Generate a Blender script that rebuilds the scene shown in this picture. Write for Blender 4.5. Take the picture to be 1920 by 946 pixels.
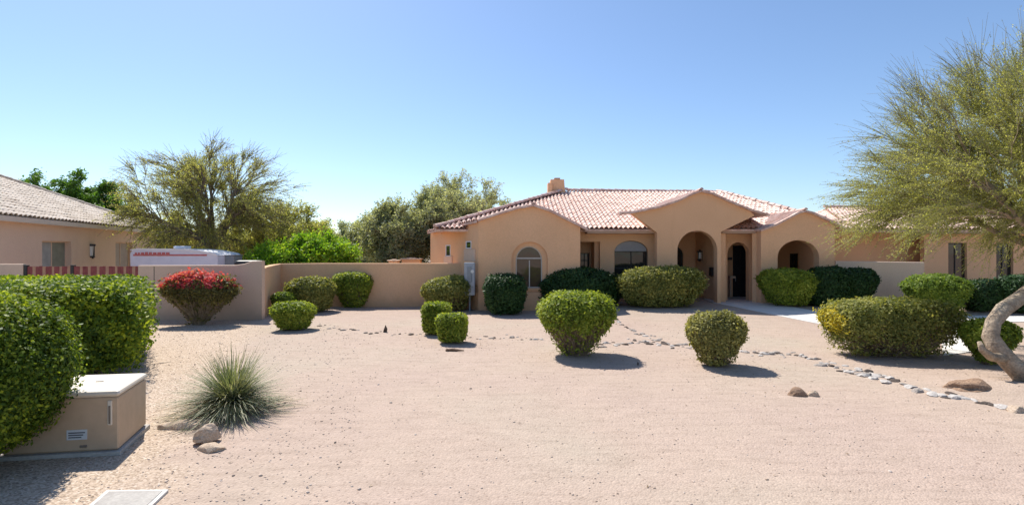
import bpy, math, random
import numpy as np
from mathutils import Vector, noise
from mathutils.geometry import tessellate_polygon
R = math.radians
random.seed(7); rng = np.random.default_rng(7)
for o in list(bpy.data.objects): bpy.data.objects.remove(o)
scene = bpy.context.scene
COL = scene.collection

# ------------------------------------------------------------------ camera
CAMZ = 2.5
cam = bpy.data.objects.new('camera', bpy.data.cameras.new('camera')); COL.objects.link(cam)
cam.location = (0, 0, CAMZ); cam.rotation_euler = (R(90), 0, 0)
cam.data.sensor_width = 36; cam.data.lens = 18; cam.data.shift_y = -3/1920
cam.data.clip_end = 3000; cam.data.clip_start = 0.1
scene.camera = cam

# ------------------------------------------------------------------ light
SUN_EL, SUN_AZ = R(54), R(-33)
w = bpy.data.worlds.new("World"); scene.world = w; w.use_nodes = True
nt = w.node_tree; bg = nt.nodes['Background']
sky = nt.nodes.new('ShaderNodeTexSky'); sky.sky_type = 'NISHITA'; sky.sun_disc = False
sky.sun_elevation = SUN_EL; sky.sun_rotation = SUN_AZ
sky.altitude = 300; sky.air_density = 1.0; sky.dust_density = 0.6; sky.ozone_density = 4.5
nt.links.new(sky.outputs[0], bg.inputs[0]); bg.inputs[1].default_value = 0.085
sd = bpy.data.lights.new('sun', 'SUN'); sun = bpy.data.objects.new('sun', sd); COL.objects.link(sun)
dirv = Vector((math.sin(SUN_AZ)*math.cos(SUN_EL), math.cos(SUN_AZ)*math.cos(SUN_EL), math.sin(SUN_EL)))
sun.rotation_euler = dirv.to_track_quat('Z', 'Y').to_euler(); sun.location = (-20, 30, 40)
sd.energy = 3.4; sd.angle = R(0.53); sd.color = (1, 0.95, 0.87)
scene.view_settings.view_transform = 'Standard'; scene.view_settings.look = 'None'
scene.view_settings.exposure = 0.97; scene.view_settings.gamma = 1

# ------------------------------------------------------------------ mapping helpers (measurements -> metres)
def ss(a, b, t):
    t = np.clip((t-a)/(b-a), 0, 1); return t*t*(3-2*t)
def H(x, y):
    h = 0.25*ss(16, 22, y)*ss(1, 6, x)
    h = h + 0.10*np.exp(-(((x-8.9)/0.9)**2+((y-9.3)/0.6)**2))
    h = h + 0.012*np.sin(x*1.3+0.4*y)*np.cos(y*0.9-0.3*x)
    return h
def fx(px, d): return (px-960)/960*d
def fz(py, d): return CAMZ-(py-470)/960*d
def G(px, py):
    d = 2400/(py-470)
    for _ in range(12): d = (CAMZ-float(H(fx(px, d), d)))/(py-470)*960
    return Vector((fx(px, d), d, float(H(fx(px, d), d))))

# ------------------------------------------------------------------ object helpers
def tag(o, label=None, cat=None, group=None, kind=None):
    if label: o['label'] = label
    if cat: o['category'] = cat
    if group: o['group'] = group
    if kind: o['kind'] = kind
    return o
def empty(name, loc, label=None, cat=None, group=None):
    o = bpy.data.objects.new(name, None); COL.objects.link(o); o.location = loc; o.empty_display_size = .2
    return tag(o, label, cat, group)
def mesh(name, V, F, mat, parent=None, smooth=False):
    me = bpy.data.meshes.new(name)
    me.from_pydata([tuple(v) for v in V], [], F); me.update()
    if smooth:
        for p in me.polygons: p.use_smooth = True
    me.materials.append(mat)
    o = bpy.data.objects.new(name, me); COL.objects.link(o)
    if parent: o.parent = parent
    return o
def fast_mesh(name, V, nq, mat, parent=None, k=4):
    """V: (nq*k,3) verts of separate polygons with k corners"""
    me = bpy.data.meshes.new(name); n = len(V)
    me.vertices.add(n); me.vertices.foreach_set('co', np.asarray(V, np.float32).ravel())
    me.loops.add(n); me.loops.foreach_set('vertex_index', np.arange(n, dtype=np.int32))
    me.polygons.add(nq); me.polygons.foreach_set('loop_start', np.arange(0, n, k, dtype=np.int32))
    me.update(calc_edges=True); me.validate()
    me.materials.append(mat)
    o = bpy.data.objects.new(name, me); COL.objects.link(o)
    if parent: o.parent = parent
    return o
class MB:
    def __init__(s): s.V = []; s.F = []
    def add(s, V, F):
        n = len(s.V); s.V += [tuple(v) for v in V]; s.F += [tuple(i+n for i in f) for f in F]; return s
    def box(s, x0, x1, y0, y1, z0, z1, b=0.0):
        if b <= 0:
            return s.add([(x0,y0,z0),(x1,y0,z0),(x1,y1,z0),(x0,y1,z0),(x0,y0,z1),(x1,y0,z1),(x1,y1,z1),(x0,y1,z1)],
              [(3,2,1,0),(4,5,6,7),(0,1,5,4),(1,2,6,5),(2,3,7,6),(3,0,4,7)])
        prof = [(b, z0), (0, z0+b), (0, z1-b), (b*.3, z1-b*.3), (b, z1)]
        V = []; 
        def ring(i, z):
            xa, xb, ya, yb = x0+i, x1-i, y0+i, y1-i; c = b*.7
            return [(xa+c,ya,z),(xb-c,ya,z),(xb,ya+c,z),(xb,yb-c,z),(xb-c,yb,z),(xa+c,yb,z),(xa,yb-c,z),(xa,ya+c,z)]
        for i, z in prof: V += ring(i, z)
        F = [tuple(range(7, -1, -1))]
        for r in range(len(prof)-1):
            for k in range(8): F.append((r*8+k, r*8+(k+1) % 8, (r+1)*8+(k+1) % 8, (r+1)*8+k))
        m = (len(prof)-1)*8; F.append(tuple(range(m, m+8)))
        return s.add(V, F)
    def tube(s, pts, rad, n=8, cap=True):
        pts = [Vector(p) for p in pts]
        if not hasattr(rad, '__len__'): rad = [rad]*len(pts)
        V = []; F = []; a = None
        for i, p in enumerate(pts):
            t = (pts[min(i+1, len(pts)-1)]-pts[max(i-1, 0)]).normalized()
            if a is None: a = t.orthogonal().normalized()
            a = (a-t*a.dot(t)).normalized(); b = t.cross(a)
            for k in range(n):
                an = 2*math.pi*k/n; V.append(p+(a*math.cos(an)+b*math.sin(an))*rad[i])
        for i in range(len(pts)-1):
            for k in range(n): F.append((i*n+k, i*n+(k+1) % n, (i+1)*n+(k+1) % n, (i+1)*n+k))
        if cap: F.append(tuple(range(n-1, -1, -1))); F.append(tuple(range((len(pts)-1)*n, len(pts)*n)))
        return s.add(V, F)
    def xf(s, f): s.V = [tuple(f(Vector(v))) for v in s.V]; return s
    def build(s, name, mat, parent=None, smooth=False): return mesh(name, s.V, s.F, mat, parent, smooth)

# ------------------------------------------------------------------ materials
def newmat(name):
    m = bpy.data.materials.new(name); m.use_nodes = True
    return m, m.node_tree, m.node_tree.nodes['Principled BSDF']
def N(nt, t, **k):
    n = nt.nodes.new(t)
    for a, v in k.items(): setattr(n, a, v)
    return n
def mat_noise(name, cols, scale=5, detail=6, rough=0.9, bump=0.0, bscale=60, coord='Object', spec=0.3, metal=0, fine=None, bdist=0.01):
    m, nt, p = newmat(name); L = nt.links.new
    tc = N(nt, 'ShaderNodeTexCoord'); nz = N(nt, 'ShaderNodeTexNoise'); nz.inputs['Scale'].default_value = scale; nz.inputs['Detail'].default_value = detail
    L(tc.outputs[coord], nz.inputs['Vector'])
    r = N(nt, 'ShaderNodeValToRGB'); e = r.color_ramp.elements
    while len(e) < len(cols): e.new(.5)
    for i, c in enumerate(cols):
        e[i].position = .3+.4*i/max(1, len(cols)-1); e[i].color = (*c, 1)
    L(nz.outputs['Fac'], r.inputs[0]); out = r.outputs[0]
    if fine:
        n2 = N(nt, 'ShaderNodeTexNoise'); n2.inputs['Scale'].default_value = fine[0]; n2.inputs['Detail'].default_value = 4
        L(tc.outputs[coord], n2.inputs['Vector'])
        mr = N(nt, 'ShaderNodeMapRange'); mr.inputs[1].default_value = .3; mr.inputs[2].default_value = .7
        mr.inputs[3].default_value = 1-fine[1]; mr.inputs[4].default_value = 1+fine[1]; L(n2.outputs['Fac'], mr.inputs[0])
        mx = N(nt, 'ShaderNodeVectorMath', operation='SCALE'); L(out, mx.inputs[0]); L(mr.outputs[0], mx.inputs['Scale']); out = mx.outputs[0]
    L(out, p.inputs['Base Color'])
    p.inputs['Roughness'].default_value = rough; p.inputs['Specular IOR Level'].default_value = spec; p.inputs['Metallic'].default_value = metal
    if bump:
        n3 = N(nt, 'ShaderNodeTexNoise'); n3.inputs['Scale'].default_value = bscale; n3.inputs['Detail'].default_value = 5
        L(tc.outputs[coord], n3.inputs['Vector'])
        b = N(nt, 'ShaderNodeBump'); b.inputs['Strength'].default_value = bump; b.inputs['Distance'].default_value = bdist
        L(n3.outputs['Fac'], b.inputs['Height']); L(b.outputs[0], p.inputs['Normal'])
    return m
def mat_stucco(name, cols):
    m = mat_noise(name, cols, .6, 5, .92, .4, 90, fine=(25,.06), bdist=.008); nt = m.node_tree; L = nt.links.new; p = nt.nodes['Principled BSDF']
    src = p.inputs['Base Color'].links[0].from_socket
    geo = N(nt, 'ShaderNodeNewGeometry'); sx = N(nt, 'ShaderNodeSeparateXYZ'); L(geo.outputs['Position'], sx.inputs[0])
    mp = N(nt, 'ShaderNodeMapping'); mp.inputs['Scale'].default_value = (2.2, 2.2, .6); L(geo.outputs['Position'], mp.inputs[0])
    n = N(nt, 'ShaderNodeTexNoise'); n.inputs['Scale'].default_value = 1.6; n.inputs['Detail'].default_value = 7; L(mp.outputs[0], n.inputs['Vector'])
    r = N(nt, 'ShaderNodeMapRange'); r.inputs[1].default_value = .52; r.inputs[2].default_value = .78; r.inputs[3].default_value = 0; r.inputs[4].default_value = .13; L(n.outputs['Fac'], r.inputs[0])
    n2 = N(nt, 'ShaderNodeTexNoise'); n2.inputs['Scale'].default_value = 2.6; n2.inputs['Detail'].default_value = 8; L(geo.outputs['Position'], n2.inputs['Vector'])
    a = N(nt, 'ShaderNodeMath', operation='MULTIPLY_ADD'); L(n2.outputs['Fac'], a.inputs[0]); a.inputs[1].default_value = -1.1; L(sx.outputs[2], a.inputs[2])
    r2 = N(nt, 'ShaderNodeMapRange'); r2.inputs[1].default_value = -.05; r2.inputs[2].default_value = -.45; r2.inputs[3].default_value = 0; r2.inputs[4].default_value = .30; L(a.outputs[0], r2.inputs[0])
    mxm = N(nt, 'ShaderNodeMath', operation='MAXIMUM'); L(r.outputs[0], mxm.inputs[0]); L(r2.outputs[0], mxm.inputs[1])
    g = N(nt, 'ShaderNodeMix', data_type='RGBA'); L(mxm.outputs[0], g.inputs[0]); L(src, g.inputs[6]); c = cols[0]; g.inputs[7].default_value = (c[0]*.68, c[1]*.62, c[2]*.58, 1)
    L(g.outputs[2], p.inputs['Base Color']); return m
def mat_leaf(name, cols, trans=0.45, clump=1.2, rough=.55, spec=.25):
    m, nt, p = newmat(name); L = nt.links.new
    geo = N(nt, 'ShaderNodeNewGeometry'); tc = N(nt, 'ShaderNodeTexCoord')
    nz = N(nt, 'ShaderNodeTexNoise'); nz.inputs['Scale'].default_value = clump; nz.inputs['Detail'].default_value = 2
    L(tc.outputs['Object'], nz.inputs['Vector'])
    ma = N(nt, 'ShaderNodeMath', operation='MULTIPLY_ADD'); L(geo.outputs['Random Per Island'], ma.inputs[0]); ma.inputs[1].default_value = .65
    mb = N(nt, 'ShaderNodeMath', operation='MULTIPLY_ADD'); L(nz.outputs['Fac'], mb.inputs[0]); mb.inputs[1].default_value = 1.1; mb.inputs[2].default_value = -.38
    L(mb.outputs[0], ma.inputs[2])
    r = N(nt, 'ShaderNodeValToRGB'); e = r.color_ramp.elements
    while len(e) < len(cols): e.new(.5)
    for i, c in enumerate(cols): e[i].position = .1+.8*i/(len(cols)-1); e[i].color = (*c, 1)
    L(ma.outputs[0], r.inputs[0]); L(r.outputs[0], p.inputs['Base Color'])
    p.inputs['Roughness'].default_value = rough; p.inputs['Specular IOR Level'].default_value = spec
    t = N(nt, 'ShaderNodeBsdfTranslucent'); mx = N(nt, 'ShaderNodeMixShader'); mx.inputs[0].default_value = trans
    g = N(nt, 'ShaderNodeMix', data_type='RGBA', blend_type='MULTIPLY'); g.inputs[0].default_value = 1; g.inputs[7].default_value = (1.3, 1.25, .55, 1)
    L(r.outputs[0], g.inputs[6]); L(g.outputs[2], t.inputs[0])
    L(p.outputs[0], mx.inputs[1]); L(t.outputs[0], mx.inputs[2]); L(mx.outputs[0], nt.nodes['Material Output'].inputs[0])
    return m
M = {}
M['stucco'] = mat_stucco('tan_stucco', [(.76,.455,.255),(.80,.49,.285)])
M['stucco_pale'] = mat_stucco('pale_stucco', [(.66,.49,.37),(.70,.53,.40)])
M['stucco_grey'] = mat_stucco('greyed_stucco', [(.64,.47,.345),(.69,.51,.38)])
M['stucco_paler'] = mat_stucco('paler_stucco', [(.72,.52,.38),(.76,.56,.41)])  # paler tan than the house stucco
M['tile'] = mat_noise('clay_tile', [(.54,.31,.23),(.64,.43,.35),(.72,.56,.48)], 3.2, 6, .55, .3, 70, spec=.5, fine=(12,.22))
M['tile_pale'] = mat_noise('sand_tile', [(.46,.37,.29),(.62,.52,.42),(.72,.62,.52)], 1.2, 6, .8, .3, 70, fine=(8,.15))
M['fascia'] = mat_noise('tan_fascia', [(.42,.27,.18),(.48,.33,.23)], 3, 3, .8)
M['fascia_pale'] = mat_noise('cream_fascia', [(.62,.53,.43),(.68,.58,.47)], 3, 3, .7)
M['black'] = mat_noise('black_metal', [(.012,.012,.013),(.02,.02,.022)], 8, 3, .45, spec=.5)
M['frame'] = mat_noise('pale_frame', [(.55,.50,.45),(.62,.57,.5)], 8, 3, .5)
M['frame_dark'] = mat_noise('dark_frame', [(.03,.027,.025),(.05,.045,.04)], 8, 3, .5)
M['shade'] = mat_noise('grey_arch_shade', [(.33,.33,.34),(.40,.40,.41)], 4, 3, .8)
M['door'] = mat_noise('dark_door', [(.016,.017,.022),(.026,.026,.032)], 5, 3, .5)
M['interior'] = mat_noise('dark_room', [(.03,.028,.026),(.05,.045,.04)], 2, 3, .9)
M['blind'] = mat_noise('grey_blind', [(.30,.31,.30),(.38,.39,.38)], 3, 3, .8)
M['blind_dark'] = mat_noise('olive_grey_blind', [(.19,.20,.16),(.25,.26,.21)], 3, 3, .6)
M['panel'] = mat_noise('grey_tan_panel', [(.36,.31,.27),(.41,.36,.31)], 3, 3, .7)
M['white'] = mat_noise('white_paint', [(.80,.80,.82),(.85,.85,.87)], 3, 3, .45)
M['lilac'] = mat_noise('pale_lilac_panel', [(.70,.70,.78),(.76,.76,.84)], 3, 3, .5)
M['red'] = mat_noise('red_stripe', [(.52,.12,.11),(.60,.20,.18)], 6, 3, .5)
M['grey'] = mat_noise('grey_metal', [(.22,.24,.26),(.28,.30,.32)], 5, 3, .5, spec=.5)
M['meter'] = mat_noise('blue_grey_metal', [(.30,.33,.37),(.38,.41,.45)], 5, 3, .45, spec=.5)
M['gate'] = mat_noise('red_brown_slats', [(.22,.055,.05),(.30,.085,.075)], 6, 4, .7, fine=(30,.2))
M['gate_tan'] = mat_noise('tan_slats', [(.42,.22,.14),(.50,.28,.18)], 6, 4, .7)
M['cabinet'] = mat_noise('tan_cabinet_paint', [(.50,.355,.235),(.55,.40,.27)], 1.6, 6, .5, .1, 40, spec=.4, fine=(9,.05))
M['cabinet_top'] = mat_noise('sunlit_cabinet_tan', [(.66,.58,.47),(.72,.64,.53)], 2, 5, .5, .1, 40, spec=.4)  # cabinet tan lightened: sun on the lid is put into the colour
M['concrete'] = mat_noise('walk_concrete', [(.62,.585,.54),(.70,.665,.62)], 1.5, 6, .9, .2, 80, fine=(30,.05))
M['kerb'] = mat_noise('grey_concrete', [(.36,.33,.30),(.45,.42,.38)], 4, 6, .9, .4, 80, fine=(30,.12))
M['stone'] = mat_noise('border_stone', [(.26,.22,.19),(.44,.39,.35)], 6, 6, .9, .7, 30, fine=(20,.2))
M['stone_white'] = mat_noise('white_border_stone', [(.40,.36,.33),(.58,.54,.50)], 6, 6, .9, .6, 30, fine=(20,.15))
M['stone_dark'] = mat_noise('dark_border_stone', [(.06,.045,.04),(.14,.11,.09)], 6, 6, .9, .7, 30, fine=(20,.2))
M['stone_tan'] = mat_noise('tan_rock', [(.40,.29,.20),(.60,.48,.37)], 7, 6, .9, .9, 22, fine=(30,.3))
M['stone_brown'] = mat_noise('brown_rock', [(.20,.12,.08),(.40,.27,.18)], 12, 6, .95, 1, 30, fine=(40,.35))
M['wood'] = mat_noise('dry_wood', [(.10,.06,.04),(.22,.14,.09)], 8, 6, .9, .6, 40)
M['bark'] = mat_noise('grey_brown_bark', [(.16,.115,.075),(.34,.26,.185),(.42,.34,.25)], 3.0, 8, .9, .9, 14, fine=(28,.3), bdist=.03)
M['bark_dark'] = mat_noise('dark_bark', [(.14,.115,.09),(.25,.20,.16)], 4, 6, .95)
M['twig'] = mat_noise('shrub_twig', [(.22,.16,.10),(.40,.31,.21)], 9, 3, .9)
M['twig_green'] = mat_noise('green_twig', [(.24,.23,.12),(.38,.35,.20)], 3, 3, .8)
M['plastic'] = mat_noise('label_paper', [(.55,.58,.60),(.62,.65,.67)], 3, 3, .4)
M['ink'] = mat_noise('grey_ink', [(.10,.11,.13),(.14,.15,.17)], 3, 3, .6)
M['lampglass'] = mat_noise('frosted_lamp_glass', [(.62,.62,.60),(.70,.70,.68)], 3, 3, .3)
def mat_glass(name, base, rough=.04):
    m, nt, p = newmat(name); L = nt.links.new
    p.inputs['Base Color'].default_value = (*base, 1); p.inputs['Roughness'].default_value = rough
    p.inputs['Specular IOR Level'].default_value = .5; p.inputs['Coat Weight'].default_value = .15; p.inputs['Coat Roughness'].default_value = .02
    tc = N(nt, 'ShaderNodeTexCoord'); nz = N(nt, 'ShaderNodeTexNoise'); nz.inputs['Scale'].default_value = 1.6; L(tc.outputs['Object'], nz.inputs['Vector'])
    b = N(nt, 'ShaderNodeBump'); b.inputs['Strength'].default_value = .25; b.inputs['Distance'].default_value = .02; L(nz.outputs['Fac'], b.inputs['Height']); L(b.outputs[0], p.inputs['Normal']); L(b.outputs[0], p.inputs['Coat Normal'])
    return m
M['glass'] = mat_glass('window_glass', (.03,.028,.026))
M['glass_brown'] = mat_glass('bronze_window_glass', (.085,.055,.038))
LEAF = {
 'green': mat_leaf('bright_leaf', [(0.078,0.139,0.020),(0.172,0.252,0.039),(0.343,0.428,0.066)]),
 'near': mat_leaf('glossy_leaf', [(0.047,0.095,0.013),(0.140,0.214,0.024),(0.468,0.529,0.039)], rough=.5, spec=.22),
 'olive': mat_leaf('olive_leaf', [(0.096,0.090,0.034),(0.192,0.174,0.057),(0.360,0.312,0.114)]),
 'fresh': mat_leaf('fresh_leaf', [(0.109,0.151,0.020),(0.250,0.328,0.039),(0.499,0.529,0.092)]),
 'dusty': mat_leaf('dusty_leaf', [(0.156,0.156,0.057),(0.300,0.288,0.091),(0.600,0.552,0.205)]),
 'dark': mat_leaf('shaded_leaf', [(.018,.045,.014),(.03,.075,.02),(.06,.12,.03)], trans=.2),  # shade by the house is put into this leaf colour
 'mossy': mat_leaf('mossy_leaf', [(0.125,0.151,0.039),(0.250,0.265,0.072),(0.499,0.466,0.144)]),
 'yellow': mat_leaf('yellow_leaf', [(.36,.34,.03),(.55,.46,.04),(.72,.60,.06)]),
 'red': mat_leaf('red_bract', [(.45,.04,.05),(.66,.09,.12),(.74,.24,.20)], trans=.45),
 'mesquite': mat_leaf('mesquite_leaf', [(.20,.23,.08),(.37,.39,.14),(.58,.55,.24)], trans=.6),
 'greygreen': mat_leaf('glare_grey_green_leaf', [(.22,.25,.17),(.36,.39,.26),(.52,.54,.38)], trans=.5),  # grey green, paled: glare over the distant trees is put into the leaf colour
 'citrus': mat_leaf('citrus_leaf', [(0.096,0.240,0.017),(0.240,0.432,0.034),(0.504,0.624,0.068)], trans=.5),
 'farpine': mat_leaf('far_green_leaf', [(0.048,0.120,0.023),(0.108,0.228,0.034),(0.192,0.336,0.057)], trans=.4),
 'paloverde': mat_leaf('palo_verde_leaf', [(.19,.21,.06),(.35,.37,.115),(.55,.54,.22)], trans=.55, clump=.8),
 'blade': mat_leaf('spoon_blade', [(.13,.16,.085),(.22,.255,.14),(.48,.45,.31)], trans=.3, rough=.5),
}

# ------------------------------------------------------------------ ground
def axis(lo, hi, core0, core1, step, nout):
    c = np.arange(core0, core1+step/2, step)
    a = core0-(np.geomspace(1, core0-lo+1, nout)[::-1]-1); b = core1+(np.geomspace(1, hi-core1+1, nout)-1)
    return np.concatenate([a[:-1], c, b[1:]])
gx = axis(-900, 900, -26, 26, .2, 14); gy = axis(-300, 1500, 1, 36, .2, 14)
GX, GY = np.meshgrid(gx, gy); GZ = H(GX, GY)
V = np.stack([GX.ravel(), GY.ravel(), GZ.ravel()], 1); nx = len(gx)
F = [(j*nx+i, j*nx+i+1, (j+1)*nx+i+1, (j+1)*nx+i) for j in range(len(gy)-1) for i in range(nx-1)]
def ground_mat():
    m, nt, p = newmat('raked_gravel'); L = nt.links.new
    tc = N(nt, 'ShaderNodeTexCoord')
    def nz(s, d=5, rough=.5, sc=None):
        n = N(nt, 'ShaderNodeTexNoise'); n.inputs['Scale'].default_value = s; n.inputs['Detail'].default_value = d; n.inputs['Roughness'].default_value = rough
        if sc:
            mp = N(nt, 'ShaderNodeMapping'); mp.inputs['Scale'].default_value = sc; L(tc.outputs['Object'], mp.inputs[0]); L(mp.outputs[0], n.inputs['Vector'])
        else: L(tc.outputs['Object'], n.inputs['Vector'])
        return n.outputs['Fac']
    def ramp(f, cs):
        r = N(nt, 'ShaderNodeValToRGB'); e = r.color_ramp.elements
        while len(e) < len(cs): e.new(.5)
        for i, (q, c) in enumerate(cs): e[i].position = q; e[i].color = (*c, 1)
        L(f, r.inputs[0]); return r.outputs[0]
    base = ramp(nz(.22, 4), [(.35, (.43,.332,.275)), (.5, (.44,.345,.28)), (.65, (.43,.355,.285))])
    med = ramp(nz(2.2, 6, .6), [(.3, (.95,.945,.94)), (.7, (1.03,1.03,1.03))])
    streak = ramp(nz(1, 6, .62, (1.2, 7, 1)), [(.34, (.88,.87,.86)), (.5, (1,1,1)), (.72, (1.05,1.04,1.03))])
    # gravel chips
    vo = N(nt, 'ShaderNodeTexVoronoi'); vo.inputs['Scale'].default_value = 42; L(tc.outputs['Object'], vo.inputs['Vector'])
    vo2 = N(nt, 'ShaderNodeTexVoronoi'); vo2.inputs['Scale'].default_value = 110; L(tc.outputs['Object'], vo2.inputs['Vector'])
    sep = N(nt, 'ShaderNodeSeparateColor'); L(vo.outputs['Color'], sep.inputs[0])
    chip = ramp(sep.outputs[0], [(0, (.72,.68,.66)), (.12, (.95,.94,.93)), (.8, (1.02,1.01,1)), (1, (1.14,1.13,1.12))])
    def mul(a, b, f=1.0):
        g = N(nt, 'ShaderNodeMix', data_type='RGBA', blend_type='MULTIPLY'); g.inputs[0].default_value = f; L(a, g.inputs[6]); L(b, g.inputs[7]); return g.outputs[2]
    c = mul(mul(mul(base, med), streak, .8), chip, .8)
    # coarser tan gravel strip at the left of the yard
    sx = N(nt, 'ShaderNodeSeparateXYZ'); L(tc.outputs['Object'], sx.inputs[0])
    dx = N(nt, 'ShaderNodeMath', operation='MULTIPLY_ADD'); L(sx.outputs[1], dx.inputs[0]); dx.inputs[1].default_value = .42; L(sx.outputs[0], dx.inputs[2])
    wob = N(nt, 'ShaderNodeMath', operation='MULTIPLY_ADD'); L(nz(1.5, 4), wob.inputs[0]); wob.inputs[1].default_value = 1.6; L(dx.outputs[0], wob.inputs[2])
    mr = N(nt, 'ShaderNodeMapRange'); mr.inputs[1].default_value = -.1; mr.inputs[2].default_value = -1.1; mr.clamp = True; L(wob.outputs[0], mr.inputs[0])
    vg = N(nt, 'ShaderNodeTexVoronoi'); vg.inputs['Scale'].default_value = 48; L(tc.outputs['Object'], vg.inputs['Vector'])
    sg = N(nt, 'ShaderNodeSeparateColor'); L(vg.outputs['Color'], sg.inputs[0])
    grav = ramp(sg.outputs[0], [(0, (.26,.19,.14)), (.35, (.44,.34,.25)), (.8, (.54,.42,.32)), (1, (.64,.54,.44))])
    mx = N(nt, 'ShaderNodeMix', data_type='RGBA'); L(mr.outputs[0], mx.inputs[0]); L(c, mx.inputs[6]); L(grav, mx.inputs[7])
    L(mx.outputs[2], p.inputs['Base Color']); p.inputs['Roughness'].default_value = .95; p.inputs['Specular IOR Level'].default_value = .15
    b1 = N(nt, 'ShaderNodeBump'); b1.inputs['Strength'].default_value = .55; b1.inputs['Distance'].default_value = .012; L(vo.outputs['Distance'], b1.inputs['Height']); b1.invert = True
    b2 = N(nt, 'ShaderNodeBump'); b2.inputs['Strength'].default_value = .22; b2.inputs['Distance'].default_value = .05; L(nz(3, 8, .65), b2.inputs['Height']); L(b1.outputs[0], b2.inputs['Normal'])
    L(b2.outputs[0], p.inputs['Normal'])
    return m
M['ground'] = ground_mat()
ground = mesh('ground', V, F, M['ground'], smooth=True); tag(ground, kind='structure')

def on_ground_poly(name, pts, mat, lift=.03, step=.35, curb=.03):
    """slab following the ground; pts = left edge list + right edge list pairs"""
    V = []; F = []; n = len(pts)
    for a, b in pts:
        a = Vector(a[:2]); b = Vector(b[:2])
        for k in range(7):
            q = a.lerp(b, k/6); V.append((q.x, q.y, float(H(q.x, q.y))+lift))
    for i in range(n-1):
        for k in range(6): F.append((i*7+k, i*7+k+1, (i+1)*7+k+1, (i+1)*7+k))
    m = len(V)
    for i in range(n):
        for k in (0, 6):
            v = V[i*7+k]; V.append((v[0], v[1], v[2]-lift-.1))
    for i in range(n-1):
        F.append((i*7, (i+1)*7, m+2*(i+1), m+2*i)); F.append((i*7+6, m+2*i+1, m+2*(i+1)+1, (i+1)*7+6))
    F.append(tuple([0, m, m+1, 6, 5, 4, 3, 2, 1]))
    return mesh(name, V, F, mat)
def dens(pairs, k=6):
    out = []
    P = [(G(*a), G(*b)) for a, b in pairs]
    for i in range(len(P)-1):
        for t in range(k): out.append((P[i][0].lerp(P[i+1][0], t/k), P[i][1].lerp(P[i+1][1], t/k)))
    out.append(P[-1]); return out
walk = on_ground_poly('entry_walk', dens([((1362,553),(1405,553)),((1318,560),(1415,562)),((1340,568),(1470,573)),((1440,588),(1545,587)),((1560,612),(1640,592)),((1640,626),(1730,594)),((1760,606),(1790,591)),((1925,603),(1925,593))]), M['concrete'], .02)
tag(walk, kind='structure')
spur = on_ground_poly('path_spur', dens([((1760,606),(1830,606)),((1765,640),(1835,634)),((1768,668),(1850,655))]), M['concrete'], .016)
tag(spur, kind='structure')

# ------------------------------------------------------------------ building helpers
def slab(name, outer, holes, mat, parent, p0, p1, thick=.25):
    """vertical wall: outline in (s,z); s=0 at p0, runs to p1; thickness goes away from viewer"""
    p0 = Vector((*p0, 0)); u = (Vector((*p1, 0))-p0).normalized(); nrm = Vector((-u.y, u.x, 0))
    loops = [outer]+holes
    # consistent direction
    def area(l): return sum(l[i][0]*l[(i+1) % len(l)][1]-l[(i+1) % len(l)][0]*l[i][1] for i in range(len(l)))/2
    loops = [l if (area(l) > 0) == (i == 0) else l[::-1] for i, l in enumerate(loops)]
    flat = [q for l in loops for q in l]
    tris = tessellate_polygon([[Vector((q[0], q[1], 0)) for q in l] for l in loops])
    P = lambda q, t: p0+u*q[0]+nrm*t+Vector((0, 0, q[1]))
    V = [P(q, 0) for q in flat]+[P(q, thick) for q in flat]; n = len(flat); F = []
    for t in tris:
        a, b, c = [Vector(flat[i]) for i in t]
        if (b-a).cross(c-a) < 0: t = t[::-1]
        F.append(tuple(t)); F.append(tuple(i+n for i in t[::-1]))
    o = 0
    for l in loops:
        k = len(l)
        for i in range(k): a, b = o+i, o+(i+1) % k; F.append((b, a, a+n, b+n))
        o += k
    return mesh(name, V, F, mat, parent)
def arch(s0, s1, zb, zs, zt, n=18):
    c = (s0+s1)/2; r = (s1-s0)/2
    return [(s0, zb), (s1, zb)]+[(c+r*math.cos(math.pi*k/n), zs+(zt-zs)*math.sin(math.pi*k/n)) for k in range(n+1)]
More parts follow.
